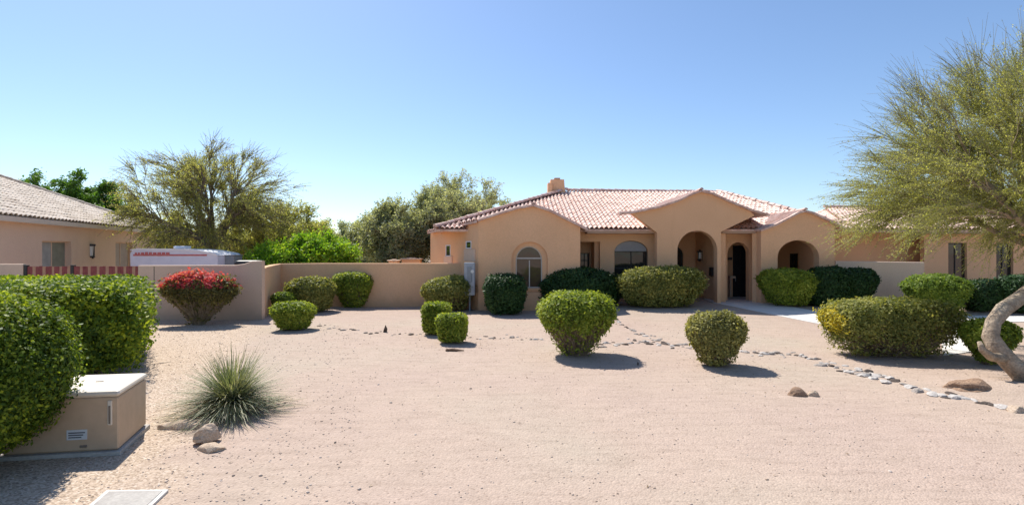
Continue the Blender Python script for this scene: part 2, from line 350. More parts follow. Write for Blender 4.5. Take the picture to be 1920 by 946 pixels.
def roof_plane(mb, poly, pitch=.21, amp=.045, course=.42, lift=.0):
    """poly convex, first edge is the eave. barrel tile surface"""
    P = [Vector(p) for p in poly]; O = P[0]; U = (P[1]-P[0]).normalized()
    nn = Vector((0, 0, 0))
    for i in range(1, len(P)-1): nn += (P[i]-O).cross(P[i+1]-O)
    Nn = nn.normalized(); 
    if Nn.z < 0: Nn = -Nn
    S = Nn.cross(U); 
    c = sum(P, Vector())/len(P)
    if (c-O).dot(S) < 0: S = -S
    Q = [((p-O).dot(U), (p-O).dot(S)) for p in P]
    umin = min(q[0] for q in Q); umax = max(q[0] for q in Q)
    def vr(u):
        vs = []
        for i in range(len(Q)):
            a, b = Q[i], Q[(i+1) % len(Q)]
            if abs(a[0]-b[0]) < 1e-6:
                if abs(a[0]-u) < 1e-3: vs += [a[1], b[1]]
            elif min(a[0], b[0])-1e-6 <= u <= max(a[0], b[0])+1e-6: vs.append(a[1]+(b[1]-a[1])*(u-a[0])/(b[0]-a[0]))
        return (min(vs), max(vs)) if vs else (0, 0)
    nu = max(2, int((umax-umin)/(pitch/6))); us = [umin+(umax-umin)*i/nu for i in range(nu+1)]
    vmax = max(q[1] for q in Q); nc = int(vmax/course)+1
    vs = []
    for k in range(nc): vs += [(k*course, .028), ((k+1)*course-.004, 0.0)]
    m = len(vs); V = []; F = []
    cr = random.Random(3)
    jit = {}
    for u in us:
        a, b = vr(u); ph = u/pitch; col = int(math.floor(ph))
        h = amp*(abs(math.sin(math.pi*ph))*2-1)
        for j, (v, l) in enumerate(vs):
            vv = min(max(v, a), b)
            key = (col, j//2)
            if key not in jit: jit[key] = (cr.uniform(-.010, .010), cr.uniform(-.03, .03))
            p = O+U*u+S*(vv+(jit[key][1] if a < v < b and v > .1 else 0))+Nn*(h+l+amp+.02+jit[key][0]+lift); V.append(p)
    for i in range(nu):
        for j in range(m-1):
            if abs((V[i*m+j]-V[i*m+j+1]).length) < 1e-6 and abs((V[(i+1)*m+j]-V[(i+1)*m+j+1]).length) < 1e-6: continue
            F.append((i*m+j, (i+1)*m+j, (i+1)*m+j+1, i*m+j+1))
    mb.add(V, F)
    # deck below
    n = len(P); mb.add([p for p in P]+[p-Nn*.10 for p in P], [tuple(range(n)), tuple(range(2*n-1, n-1, -1))]+[(i, (i+1) % n, (i+1) % n+n, i+n) for i in range(n)])
def ridge_caps(mb, p0, p1, r=.11, seg=.38):
    p0 = Vector(p0); p1 = Vector(p1); L = (p1-p0).length; t = (p1-p0)/L; n = max(1, int(L/seg))
    side = t.cross(Vector((0, 0, 1))).normalized(); up = side.cross(t)
    for i in range(n):
        a = p0+t*(L*i/n); b = p0+t*(L*(i+1)/n+.05); V = []; rj = random.uniform(-.012, .012)
        for q, rr in ((a, r*1.12+rj), (b, r*.88+rj)):
            for k in range(9):
                an = math.pi*k/8; V.append(q+side*math.cos(an)*rr+up*(math.sin(an)*rr+.03))
        F = [(k, k+1, 9+k+1, 9+k) for k in range(8)]+[tuple(range(8, -1, -1)), tuple(range(9, 18))]
        mb.add(V, F)
def rect(s0, s1, z0, z1): return [(s0, z0), (s1, z0), (s1, z1), (s0, z1)]
def window_unit(parent, s0, s1, z0, z1, y, mat_frame, mat_glass, arch_top=None, mull=(), bars=(), fr=.05, depth=.07, name='window', org=None):
    """flat window in plane y: frame + pane; arch_top = spring height"""
    out = arch(s0, s1, z0, arch_top, z1) if arch_top else rect(s0, s1, z0, z1)
    ins = arch(s0+fr, s1-fr, z0+fr, arch_top, z1-fr) if arch_top else rect(s0+fr, s1-fr, z0+fr, z1-fr)
    w = slab(name, out, [ins], mat_frame, parent, (0, y), (1, y), depth)
    slab('pane', ins, [], mat_glass, w, (0, y+depth*.5), (1, y+depth*.5), .012)
    if mull or bars:
        mb = MB()
        for s in mull: mb.box(s-.02, s+.02, y+.004, y+depth*.5-.002, z0+fr, (arch_top or z1-fr))
        for z in bars: mb.box(s0+fr, s1-fr, y+.006, y+depth*.5-.003, z-.025, z+.025)
        mb.build('muntin', mat_frame, w)
    return w

# ------------------------------------------------------------------ main house
house = empty('stucco_house', (0, 22, 0), 'tan stucco house with clay tile roof, arched entry and twin front gables', 'house')
hroot = house
def hp(o): 
    o.location = (0, -22, 0); return o   # part meshes hold metre positions; root stands at the house front
class HouseParent: pass
D1 = 21.5; D2 = 23.0; D3 = 22.0; D4 = 21.9; D5 = 23.1
b0 = -.3
# --- left wing front gable
X_ = lambda px: fx(px, D1); Z_ = lambda py: fz(py, D1)
outer = [(X_(897), b0), (X_(1088), b0), (X_(1088), Z_(426)), (X_(1060), Z_(411)), (X_(1030), Z_(396)), (X_(1000), Z_(387)), (X_(970), Z_(391)), (X_(930), Z_(403)), (X_(897), Z_(415))]
niche = arch(X_(959), X_(1027), Z_(548), Z_(486), Z_(453))
wl = slab('wall', outer, [niche], M['stucco'], house, (0, D1), (1, D1), .13)
inner = slab('window_surround', arch(X_(957), X_(1029), Z_(550), Z_(486), Z_(451)), [arch(X_(967), X_(1017), Z_(540), Z_(488), Z_(461))], M['stucco'], house, (0, D1+.133), (1, D1+.133), .12)
window_unit(house, X_(967), X_(1017), Z_(540), Z_(461), D1+.20, M['frame'], M['glass_brown'], arch_top=Z_(488), mull=(X_(993),), bars=(Z_(484),), fr=.045)
mb = MB().box(X_(965), X_(1019), D1+.06, D1+.2, Z_(543.5), Z_(540)); mb.build('sill', M['stucco'], house)
# angled side wall with two small windows
A = Vector((fx(897, D1), D1)); B = Vector((fx(807, 26), 26)); LL = (B-A).length
def s_of(px):   # ray-plane position along angled wall measured from B
    # B + (A-B)*t, x/y=(px-960)/960
    k = (px-960)/960; dx, dy = A.x-B.x, A.y-B.y
    t = (k*B.y-B.x)/(dx-k*dy); return t*LL, B.y+dy*t
def zA(px, py): return fz(py, s_of(px)[1])
holes = []
for (a, b_, t_, bt) in ((836, 845, 459, 480), (874, 884, 452, 466)):
    holes.append(rect(s_of(a)[0], s_of(b_)[0], zA(a, bt), zA(a, t_)))
slab('wall', [(0, b0), (LL, b0), (LL, zA(897, 415)), (s_of(860)[0], zA(860, 423)), (0, zA(807, 434))], holes, M['stucco'], house, B, A, .25)
u2 = (A-B).normalized(); n2 = Vector((-u2.y, u2.x))
for h in holes:
    s0, s1 = h[0][0], h[1][0]; z0, z1 = h[0][1], h[2][1]; fr = .04
    q0 = B-n2*.02; q1 = A-n2*.02
    wn = slab('window', rect(s0, s1, z0, z1), [rect(s0+fr, s1-fr, z0+fr, z1-fr)], M['white'], house, q0, q1, .06)
    slab('pane', rect(s0+fr, s1-fr, z0+fr, z1-fr), [], M['glass'], wn, B+n2*.01, A+n2*.01, .01)
# stucco pop-out and sills under the small windows
for (a, b_, t_, bt) in ((834, 849, 480, 500), (872, 892, 467, 489)):
    sa, da = s_of(a); sb, db = s_of(b_)
    slab('window_apron', rect(sa, sb, zA(a, bt), zA(a, t_)), [], M['stucco_pale'], house, B-n2*.06, A-n2*.06, .058)
# electric meter cabinet
mA = s_of(884)
mc = empty('electric_meter', (fx(884, 21.6), 21.3, 1.1)); mc.parent = house; mc['label'] = 'blue grey meter cabinet'
mb = MB().box(-.27, .17, -.12, .18, -.45, .92, .03); mb.build('meter_cabinet', M['meter'], mc)
mb = MB().box(-.14, .04, -.16, -.123, .1, .75, .01); mb.build('meter_door', M['grey'], mc)
mb = MB().tube([(.07, -.17, .55), (.07, -.12, .55)], .07, 14); mb.build('meter_dial', M['lampglass'], mc)
mb = MB().tube([(-.05, .02, -.45), (-.05, .02, -1.2)], .035, 8); mb.build('conduit', M['grey'], mc)
# --- recess wall
X_ = lambda px: fx(px, D2); Z_ = lambda py: fz(py, D2)
outer = [(X_(1050), b0), (X_(1240), b0), (X_(1240), Z_(424)), (X_(1050), Z_(424))]
slab('wall', outer, [rect(X_(1076), X_(1125), .05, Z_(453)), arch(X_(1152), X_(1215), .35, Z_(472), Z_(451))], M['stucco'], house, (0, D2), (1, D2), .3)
slab('wall', rect(fx(1060, D2+1.3), fx(1150, D2+1.3), b0, 3.6), [rect(fx(1088, 24.3), fx(1105, 24.3), fz(502, 24.3), fz(474, 24.3))], M['stucco'], house, (0, D2+1.3), (1, D2+1.3), .2)
window_unit(house, fx(1088, 24.3), fx(1105, 24.3), fz(502, 24.3), fz(474, 24.3), D2+1.36, M['frame_dark'], M['glass'], mull=(fx(1096, 24.3),), bars=(fz(488, 24.3),), fr=.04)
slab('wall', rect(0, 1.3, b0, 3.6), [], M['stucco'], house, (X_(1125), D2+.3), (X_(1125)+.001, D2+1.6), .2)
wn = window_unit(house, X_(1152), X_(1215), .35, Z_(451), D2+.16, M['frame_dark'], M['glass'], arch_top=Z_(472), mull=(X_(1185),), bars=(Z_(471), Z_(503)), fr=.035)
sh = slab('arch_shade', arch(X_(1153.5), X_(1213.5), Z_(470.5), Z_(470), Z_(452)), [], M['shade'], wn, (0, D2+.12), (1, D2+.12), .03)
# --- entry gable
X_ = lambda px: fx(px, D3); Z_ = lambda py: fz(py, D3)
rake_big = [(1160,400),(1185,398),(1235,388),(1270,376),(1295,364),(1313,358),(1335,363),(1370,379),(1405,393),(1440,403)]
outer = [(X_(1232), b0), (X_(1352), b0), (X_(1352), Z_(434)), (X_(1415), Z_(404))]+[(X_(a), Z_(b+1.5)) for a, b in rake_big[::-1][1:-1]]+[(X_(1232), Z_(436))]
slab('wall', outer, [arch(X_(1270), X_(1345), -.2, Z_(470), Z_(432), 24)], M['stucco'], house, (0, D3), (1, D3), .4)
# porch room: back wall with dark arched niche, angled wall with lantern and letter box
dB = 25.3
slab('wall', rect(fx(1225, dB), fx(1304, dB), b0, 4.2), [arch(fx(1255, dB), fx(1281, dB), fz(545, dB), fz(478, dB), fz(463, dB))], M['stucco'], house, (0, dB), (1, dB), .2)
window_unit(house, fx(1255, dB), fx(1281, dB), fz(545, dB), fz(463, dB), dB+.08, M['black'], M['glass'], arch_top=fz(478, dB), fr=.06)
PA = Vector((fx(1304, dB), dB)); PB = Vector((fx(1352, D3+.42), D3+.42)); PL = (PB-PA).length
slab('wall', rect(0, PL, b0, 4.2), [], M['stucco'], house, PA, PB, .2)
slab('ceiling', rect(0, 1, 0, 1), [], M['stucco'], house, (0, 0), (1, 0), .1).data.transform(__import__('mathutils').Matrix.Translation((0, 0, -50))) if False else None
mb = MB().box(fx(1225, D3), fx(1352, D3+1), D3+.4, dB+.2, 4.0, 4.1); mb.build('porch_ceiling', M['stucco'], house)
pu = (PB-PA).normalized(); pn = Vector((pu.y, -pu.x))
def on_ang(px):
    k = (px-960)/960; d = PB-PA; t = (k*PA.y-PA.x)/(d.x-k*d.y); return PA+d*t
q = on_ang(1316)
lan = empty('wall_lantern', (q.x+pn.x*.1, q.y+pn.y*.1, fz(478, q.y))); lan.parent = house
MB().box(-.11, .11, -.09, .09, -.24, -.19, .01).box(-.12, .12, -.1, .1, .15, .20, .01).box(-.03, .03, -.03, .03, .2, .27).box(-.11, -.09, -.09, -.07, -.2, .16).box(.09, .11, -.09, -.07, -.2, .16).box(-.05, .05, .02, .1, -.3, .2).build('lantern_cage', M['black'], lan)
MB().tube([(0, 0, -.17), (0, 0, .13)], [.075, .085], 12).build('lamp_glass', M['lampglass'], lan)
q = on_ang(1337)
mbx = MB().box(-.14, .14, -.08, .05, -.2, .2, .02); lb = mbx.build('letter_box', M['black'], house); lb.location = (q.x+pn.x*.06, q.y+pn.y*.06, fz(509, q.y)); lb.rotation_euler = (0, 0, math.atan2(pu.y, pu.x))
# --- connector with door arch
X_ = lambda px: fx(px, D5); Z_ = lambda py: fz(py, D5)
slab('wall', rect(X_(1346), X_(1430), b0, Z_(424)), [arch(X_(1364), X_(1405), -.2, Z_(476), Z_(454), 18)], M['stucco'], house, (0, D5), (1, D5), .35)
dD = 25.0
slab('wall', rect(fx(1345, dD), fx(1440, dD), b0, 3.8), [rect(fx(1374, dD), fx(1412, dD), .1, fz(460, dD))], M['stucco'], house, (0, dD), (1, dD), .2)
door = slab('door', rect(fx(1374, dD), fx(1412, dD), .1, fz(460, dD)), [], M['door'], house, (0, dD+.06), (1, dD+.06), .06)
mb = MB()
for k in range(3): mb.box(fx(1377, dD)+k*.31, fx(1377, dD)+k*.31+.24, dD+.035, dD+.058, .35, 2.5)
mb.build('door_panel', M['door'], door)
MB().tube([(fx(1379, dD), dD+.0, 1.25), (fx(1379, dD), dD+.0, 1.0)], .018, 8).build('handle', M['grey'], door)
MB().box(fx(1366.5, D5+1), fx(1373, D5+1), D5+1.0, D5+1.15, fz(487, D5+1), fz(482, D5+1)).build('door_plaque', M['black'], house)
# small shelf beside the door (tan ledge with dark pot below)
MB().box(fx(1366, 24.6), fx(1376, 24.6), 24.4, 24.9, fz(521, 24.6), fz(517, 24.6), .01).box(fx(1367, 24.6), fx(1369, 24.6), 24.45, 24.85, .2, fz(521, 24.6)).build('porch_ledge', M['stucco_pale'], house)
# --- porch gable at the right
X_ = lambda px: fx(px, D4); Z_ = lambda py: fz(py, D4)
rake_small = [(1423,432),(1450,422),(1475,409),(1495,398),(1507,395.5),(1522,399),(1550,412),(1575,424),(1592,433)]
outer = [(X_(1427), b0), (X_(1565), b0), (X_(1565), Z_(423)), (X_(1550), Z_(414)), (X_(1522), Z_(401)), (X_(1507), Z_(397.5)), (X_(1495), Z_(400)), (X_(1475), Z_(411)), (X_(1450), Z_(424)), (X_(1427), Z_(432))]
slab('wall', outer, [arch(X_(1458), X_(1536), -.2, Z_(482), Z_(450), 24)], M['stucco'], house, (0, D4), (1, D4), .4)
slab('wall', rect(0, 2.6, b0, 3.35), [], M['stucco'], house, (X_(1428), D4+.4), (fx(1437, 25), 25.0), .2)
slab('wall', rect(0, 2.7, b0, 3.35), [], M['stucco'], house, (X_(1564), D4+.4), (fx(1556, 25), 25.0), .2)
dP = 25.2
slab('wall', rect(fx(1410, dP), fx(1745, dP), b0, 3.6), [rect(fx(1481, dP), fx(1497, dP), fz(505, dP), fz(475, dP))], M['stucco'], house, (0, dP), (1, dP), .2)
window_unit(house, fx(1481, dP), fx(1497, dP), fz(505, dP), fz(475, dP), dP+.06, M['frame_dark'], M['glass'], mull=(fx(1489, dP),), fr=.035)
MB().box(X_(1425), X_(1575), D4+.4, dP+.1, 3.36, 3.42).build('porch_ceiling', M['stucco'], house)
# --- right wing
D6 = 24.2; X_ = lambda px: fx(px, D6); Z_ = lambda py: fz(py, D6)
slab('wall', rect(X_(1733), 36, b0, Z_(430)), [rect(X_(1778), X_(1813), .3, Z_(455)), rect(X_(1868), X_(1900), .9, Z_(455))], M['stucco'], house, (0, D6), (1, D6), .25)
window_unit(house, X_(1778), X_(1813), .3, Z_(455), D6+.12, M['frame_dark'], M['glass_brown'], mull=(X_(1795),), fr=.05)
window_unit(house, X_(1868), X_(1900), .9, Z_(455), D6+.12, M['frame_dark'], M['glass'], mull=(X_(1884),), fr=.05)
slab('wall', rect(0, 9.8, b0, 3.4), [], M['stucco'], house, (36, D6), (36.001, 34), .25)
# rear and hidden shell
slab('wall', rect(B.x, 36, b0, 3.4), [], M['stucco'], house, (0, 34), (1, 34), .2)
slab('wall', rect(0, 8, b0, 3.3), [], M['stucco'], house, (B.x, 34), (B.x+.001, 26), .2)
# --- roof
roof = MB(); caps = MB()
RY = 29.6; ze = fz(430, 22.3); zr = fz(359, RY)
xl, xr = fx(1062, RY), fx(1345, RY)
cl = (fx(817, 22.5), 22.3, ze); crn = (fx(1610, 22.3), 22.3, ze)
roof_plane(roof, [cl, crn, (xr, RY, zr-.12), (xl, RY, zr)])
roof_plane(roof, [(cl[0]-.9, 34.6, ze), cl, (xl, RY, zr)])
roof_plane(roof, [crn, (crn[0], 34.8, ze), (xr, RY, zr-.12)])
CAPS = []
def cap_line(a, b, r=.11): m_ = MB(); ridge_caps(m_, a, b, r); CAPS.append(m_)
cap_line((xl, RY, zr+.03), (xr, RY, zr-.08), .13); cap_line((cl[0], cl[1], ze+.08), (xl, RY, zr+.1)); cap_line((crn[0], crn[1], ze+.08), (xr, RY, zr))
# rear slope (plain, unseen side)
roof.add([(cl[0]-.9, 34.6, ze), (crn[0], 34.8, ze), (xr, RY, zr-.12), (xl, RY, zr)], [(0, 1, 2, 3)])
def gable_roof(rake, d, y0, y1, short_left=0):
    pts = [(fx(a, d), fz(b, d)) for a, b in rake]; pk = max(range(len(pts)), key=lambda i: pts[i][1])
    for i in range(len(pts)-1):
        (xa, za), (xb, zb) = pts[i], pts[i+1]
        # eave first, thin tile surface
        if i < pk: P = [(xa, y0, za), (xa, y1, za), (xb, y1, zb), (xb, y0, zb)]
        else: P = [(xb, y0, zb), (xb, y1, zb), (xa, y1, za), (xa, y0, za)]
        P = [Vector(p) for p in P]
        if short_left and i < short_left:
            for v in P: v.y = min(v.y, y0+.5)
        nrm = (P[1]-P[0]).cross(P[2]-P[0]).normalized(); nrm = nrm if nrm.z > 0 else -nrm
        roof.add([p+nrm*.03 for p in P]+[p-nrm*.05 for p in P], [(0,1,2,3),(7,6,5,4),(0,4,5,1),(1,5,6,2),(2,6,7,3),(3,7,4,0)])
    # barrel tiles running down both slopes, as ribs
    y = y0+.22
    while y < y1:
        roof.tube([(x, y, z+.02) for x, z in pts[(short_left if y > y0+.45 else 0):pk+1]], .055, 6); roof.tube([(x, y, z+.02) for x, z in pts[pk:]], .055, 6); y += .21
    cap_line((pts[pk][0], y0, pts[pk][1]+.02), (pts[pk][0], y1, pts[pk][1]+.0), .07)
gable_roof(rake_big, D3, D3-.18, 27.5, 2)
gable_roof(rake_small, D4, D4-.18, 25.5)
gable_roof([(897,413),(930,402),(970,390),(1000,385),(1030,394.5),(1060,409.5),(1101,430)], D1, D1-.18, 25.2)
# left shoulder over the angled wall
za, zb = zA(897, 413), zA(807, 435)
roof_plane(roof, [(B.x-.12, B.y-.3, zb+.0), (A.x-.06, A.y-.16, za+.0), (A.x+.02, 25.2, za+.02)], lift=-.04)
ro = roof.build('roof', M['tile'], house); 
for m_ in CAPS: m_.build('ridge_tiles', M['tile'], ro)
# right wing roof
rw = MB(); rc = MB(); zw = fz(431, 23.7); zwr = fz(392, 31)
c0 = (fx(1600, 23.7), 23.7, zw); c1 = (36.6, 23.7, zw); r0 = (fx(1545, 31), 31, zwr); r1 = (32, 31, zwr+.02)
roof_plane(rw, [c0, c1, r1, r0]); rw.add([(c0[0], 35, zw), (36.6, 35, zw), r1, r0, c0, c1], [(0, 1, 2, 3), (0, 3, 4), (1, 5, 2)])
ridge_caps(rc, (r0[0], 31, zwr+.1), (32, 31, zwr+.1))
r2 = rw.build('roof', M['tile'], house); rc.build('ridge_tiles', M['tile'], r2)
# fascia boards and soffits
for args in ((1101, 1229, 1232, 22.34, D2, ze), (1354, 1424, 1427, 22.34, D5, ze), (1733, 2400, 2400, 23.74, D6, zw)):
    a_, b_, c_, y_, yw, z_ = args; MB().box(fx(a_, y_), fx(b_, y_), y_-.02, y_+.02, z_-.17, z_-.01).box(fx(a_, y_), fx(c_, y_), y_+.02, yw, z_-.17, z_-.12).build('eave_board', M['fascia'], house)
# chimney
ch = MB(); dC = 29.6; x0, x1 = fx(1030, dC), fx(1058, dC); zt = fz(338, dC)
ch.add([(x0-.1,dC-.5,4.6),(x1+.1,dC-.5,4.6),(x1+.1,dC+.5,4.6),(x0-.1,dC+.5,4.6),(x0+.05,dC-.4,zt),(x1-.05,dC-.4,zt),(x1-.05,dC+.4,zt),(x0+.05,dC+.4,zt)], [(3,2,1,0),(4,5,6,7),(0,1,5,4),(1,2,6,5),(2,3,7,6),(3,0,4,7)])
ch.box(x0-.12, x0+.12, dC-.6, dC+.1, 4.6, zt-.22)
cho = ch.build('chimney', M['stucco'], ro)
MB().box((x0+x1)/2-.16, (x0+x1)/2+.18, dC-.2, dC+.2, zt, fz(334, dC), .02).build('chimney_pot', M['fascia'], cho)
for c in house.children: c.location = (c.location.x, c.location.y-22, c.location.z)

# ------------------------------------------------------------------ yard walls
def wall_thing(pts, label, mat, thick=.22, cap=None, heights=None, name='stucco_wall'):
    """pts: plan points; heights per point"""
    V = []; F = []; n = len(pts)
    c = Vector((*pts[0], 0)); root = empty(name, c, label, 'wall')
    for i, p in enumerate(pts):
        p = Vector(p); t = (Vector(pts[min(i+1, n-1)])-Vector(pts[max(i-1, 0)])).normalized(); q = p+Vector((-t.y, t.x))*thick
        e = .025
        a = p+(q-p)*.12; b = p+(q-p)*.88; h = heights[i]
        for v in ((p.x, p.y, -.3), (p.x, p.y, h-e), (a.x, a.y, h), (b.x, b.y, h), (q.x, q.y, h-e), (q.x, q.y, -.3)): V.append((v[0]-c.x, v[1]-c.y, v[2]))
    for i in range(n-1):
        for k in range(5): F.append((i*6+k, (i+1)*6+k, (i+1)*6+k+1, i*6+k+1))
    F.append((5,4,3,2,1,0)); m = (n-1)*6; F.append((m, m+1, m+2, m+3, m+4, m+5))
    F = [f[::-1] for f in F]
    mesh('wall_panel', V, F, mat, root); return root
dw = 18.5
w1 = wall_thing([(fx(-160, dw), dw), (fx(43, dw), dw)], 'short pinkish stucco wall left of the red slatted gate', M['stucco_grey'], heights=[2.03, 2.03])
zt_ = [fz(497, dw), fz(496.5, dw), fz(494, dw), fz(489, dw), fz(488.5, dw)]
w2 = wall_thing([(fx(259, dw), dw), (fx(440, dw), dw), (fx(458, dw), dw), (fx(472, dw), dw), (fx(491, dw), dw)], 'pale stucco wall behind the red flowering shrub, its right end raised', M['stucco_grey'], heights=zt_)
MB().box(fx(288.4, dw), fx(289.6, dw), dw-.003, dw+.01, -.1, 1.94).xf(lambda v: v-Vector((fx(259, dw), dw, 0))).build('expansion_joint', M['frame_dark'], w2)
w3pts = [(fx(492.5, 18.72), 18.72), (fx(503, 20), 20), (fx(516, 21.6), 21.6), (fx(527, 22.9), 22.9), (fx(600, 22.9), 22.9), (fx(872, 22.9), 22.9)]
w3 = wall_thing(w3pts, 'long tan stucco yard wall stepping back towards the house', M['stucco'], heights=[fz(503, 18.72), fz(499, 20), fz(496, 21.6), fz(494, 22.9), fz(493, 22.9), fz(493, 22.9)])
w4 = wall_thing([(fx(1567, 21.9), 21.9), (fx(1733, 22.2), 22.2)], 'pale stucco wall between right porch gable and round green shrub', M['stucco_paler'], heights=[fz(489, 21.9), fz(491, 22.2)])
# gate
gate = empty('slatted_gate', (fx(45, dw), dw+.06, 0), 'red brown metal gate of upright slats behind the clipped hedge', 'gate')
gx0 = fx(45, dw)
def leafgate(a, b):
    g = MB(); t = MB(); x = fx(a, dw)-gx0; xe = fx(b, dw)-gx0; i = 0
    g.box(x, xe, 0, .04, 1.80, 1.86); g.box(x, xe, 0, .04, .12, .18)
    k = MB()
    while x+.06 < xe:
        wd = random.choice([.10, .12, .09])
        (t if i % 3 == 2 else g).box(x, min(x+wd*.96, xe), -.03, -.004, .08, 1.94+random.uniform(-.01, .01)); x += wd; i += 1
    o = g.build('gate_leaf', M['gate'], gate); t.build('slats', M['gate_tan'], o)
    MB().box(fx(a, dw)-gx0+.02, fx(b, dw)-gx0-.02, .045, .055, .15, 1.9).build('backing_sheet', M['gate'], o)
leafgate(50, 131); leafgate(137, 258)
for p in (46.5, 134): MB().box(fx(p, dw)-gx0-.06, fx(p, dw)-gx0+.06, -.05, .07, -.1, 1.99, .01).build('post', M['frame_dark'], gate)

# ------------------------------------------------------------------ neighbour house
nh = empty('neighbour_house', (-22, 28, 0), 'beige neighbour house with sand coloured tile roof behind the gate', 'house')
A2 = Vector((-20.0, 19.6)); C2 = Vector((-24.6, 35.0)); L2 = (C2-A2).length; u = (C2-A2).normalized(); inn = Vector((-u.y, u.x))
zE = 3.82
def nsd(px):
    k = (px-960)/960; d = A2-C2; t = (k*C2.y-C2.x)/(d.x-k*d.y); return t*L2, C2.y+d.y*t
wins = [(66, 122, 452, 515), (207, 240, 454, 515)]
hs = [rect(nsd(b)[0], nsd(a)[0], .7, fz(t, (nsd(a)[1]+nsd(b)[1])/2)) for a, b, t, _ in wins]
slab('wall', rect(0, L2, -.2, zE), hs, M['stucco_pale'], nh, C2, A2, .25)
for i, h in enumerate(hs):
    s0, s1, z0, z1 = h[0][0], h[1][0], h[0][1], h[2][1]; fr = .05; ud = (A2-C2).normalized(); nn_ = Vector((-ud.y, ud.x))
    wn = slab('window', h, [rect(s0+fr, (s0+s1)/2-.03, z0+fr, z1-fr), rect((s0+s1)/2+.03, s1-fr, z0+fr, z1-fr)], M['stucco_grey'], nh, C2-nn_*.03, A2-nn_*.03, .06)
    sm_ = (s0+s1)/2
    slab('pane', rect(s0+fr, sm_-.03, z0+fr, z1-fr), [], M['blind_dark'] if i == 0 else M['panel'], wn, C2-nn_*.0, A2-nn_*.0, .01)
    slab('pane', rect(sm_+.03, s1-fr, z0+fr, z1-fr), [], M['blind'] if i == 0 else M['panel'], wn, C2-nn_*.0, A2-nn_*.0, .01)
slab('wall', rect(0, 12, -.2, zE), [], M['stucco_pale'], nh, C2+inn*12, C2, .25)
ov = .6
e0 = A2-inn*ov-u*1.0; e1 = C2-inn*ov+u*ov; zz = zE+.02
tw = 7.0; sl = .44
pk0 = e0+inn*tw; pk1 = e1+inn*tw-u*tw
nr = MB(); roof_plane(nr, [(*e0, zz), (*e1, zz), (*pk1, zz+tw*sl), (*pk0, zz+tw*sl)], pitch=.30, amp=.05, course=.42)
e2 = e1+inn*tw*2; roof_plane(nr, [(*e1, zz), (*e2, zz), (*pk1, zz+tw*sl)], pitch=.30, amp=.05)
nro = nr.build('roof', M['tile_pale'], nh)
nc = MB(); ridge_caps(nc, (*e1, zz+.08), (*pk1, zz+tw*sl+.08), .12); nc.build('ridge_tiles', M['tile_pale'], nro); nc = MB(); ridge_caps(nc, (*pk0, zz+tw*sl+.08), (*pk1, zz+tw*sl+.08), .12); nc.build('ridge_tiles', M['tile_pale'], nro)
def strip(name, a, b, z0, z1, th, mat, par): return slab(name, rect(0, (b-a).length, z0, z1), [], mat, par, b, a, th)
strip('eave_board', e0, e1, zz-.20, zz+.0, .05, M['fascia_pale'], nh)
sf = MB(); a_, b_ = e0+inn*.05, e1+inn*.05; sf.add([(*a_, zz-.19), (*b_, zz-.19), (*(C2+u*ov), zz-.19), (*(A2-u), zz-.19)], [(0, 1, 2, 3)]); sf.build('soffit', M['stucco_grey'], nh)
sp, dd = nsd(160); q = C2+(A2-C2).normalized()*sp-Vector((inn.x, inn.y))*.22
ln = empty('wall_lantern', (q.x, q.y, fz(470, dd))); ln.parent = nh; ln.scale = (1.35,)*3; ln.rotation_euler = (0, 0, R(38))
MB().box(-.16, .16, -.12, .12, .18, .26, .02).box(-.14, .14, -.1, .1, -.26, -.2, .02).box(-.13, -.10, -.1, -.07, -.2, .2).box(.10, .13, -.1, -.07, -.2, .2).box(-.1, .1, .04, .12, -.3, .25).build('lantern_cage', M['black'], ln)
MB().tube([(0, 0, -.19), (0, 0, .18)], [.08, .1], 12).build('lamp_glass', M['lampglass'], ln)
cd = MB()
for p in (173, 180):
    sp, dd = nsd(p); q = C2+(A2-C2).normalized()*sp-inn*.06; cd.tube([(q.x, q.y, .1), (q.x, q.y, fz(468, dd))], .045, 8)
cd.build('conduit', M['blind'], nh)
for c in nh.children: c.location = (c.location.x+22, c.location.y-28, c.location.z)

# ------------------------------------------------------------------ camper trailer, cabinet and tarp behind the wall
dv = 24.0
cp = empty('camper_trailer', (fx(326, dv), dv+1, 0), 'white low camper trailer with red stripe behind the wall', 'trailer')
xa, xb = fx(246, dv)-fx(326, dv), fx(408, dv)-fx(326, dv)
def vz(py): return fz(py, dv)
prof = [(xa, .5), (xb, .5), (xb, vz(479)), (xb-.15, vz(476)), (xb-.9, vz(470)), (xb-1.6, vz(468)), (xa+.3, vz(467)), (xa+.05, vz(469)), (xa-.05, vz(475))]
slab('body', prof, [], M['lilac'], cp, (0, -1), (1, -1), 2.0)
slab('roof_shell', [(xb+.02, vz(478.5)), (xb-.1, vz(474.5)), (xb-.9, vz(468.5)), (xb-1.6, vz(466.2)), (xa+.3, vz(465.5)), (xa-.02, vz(467.5)), (xa-.02, vz(469.3)), (xa+.3, vz(468)), (xb-1.6, vz(469)), (xb-.9, vz(471)), (xb-.15, vz(478))], [], M['white'], cp, (0, -1.04), (1, -1.04), 2.08)
sm = MB(); x = xa+.18
sm.box(xa+.1, xb-.5, -1.012, -1.003, vz(479.5), vz(476.5))
for k in range(9):
    wd = random.uniform(.08, .2); sm.box(x, x+wd, -1.016, -1.0135, vz(478+random.uniform(0, 2)), vz(472+random.uniform(0, 1.5))); x += wd+.04
sm.build('stripe', M['red'], cp)
MB().box(fx(311, dv)-fx(326, dv), fx(332, dv)-fx(326, dv), -.5, .1, vz(466), vz(460.5), .05).build('roof_vent', M['white'], cp)
for s in (-1, .85): MB().tube([(.2, s, .33), (.2, s+.18, .33)], .33, 18).build('wheel', M['black'], cp)
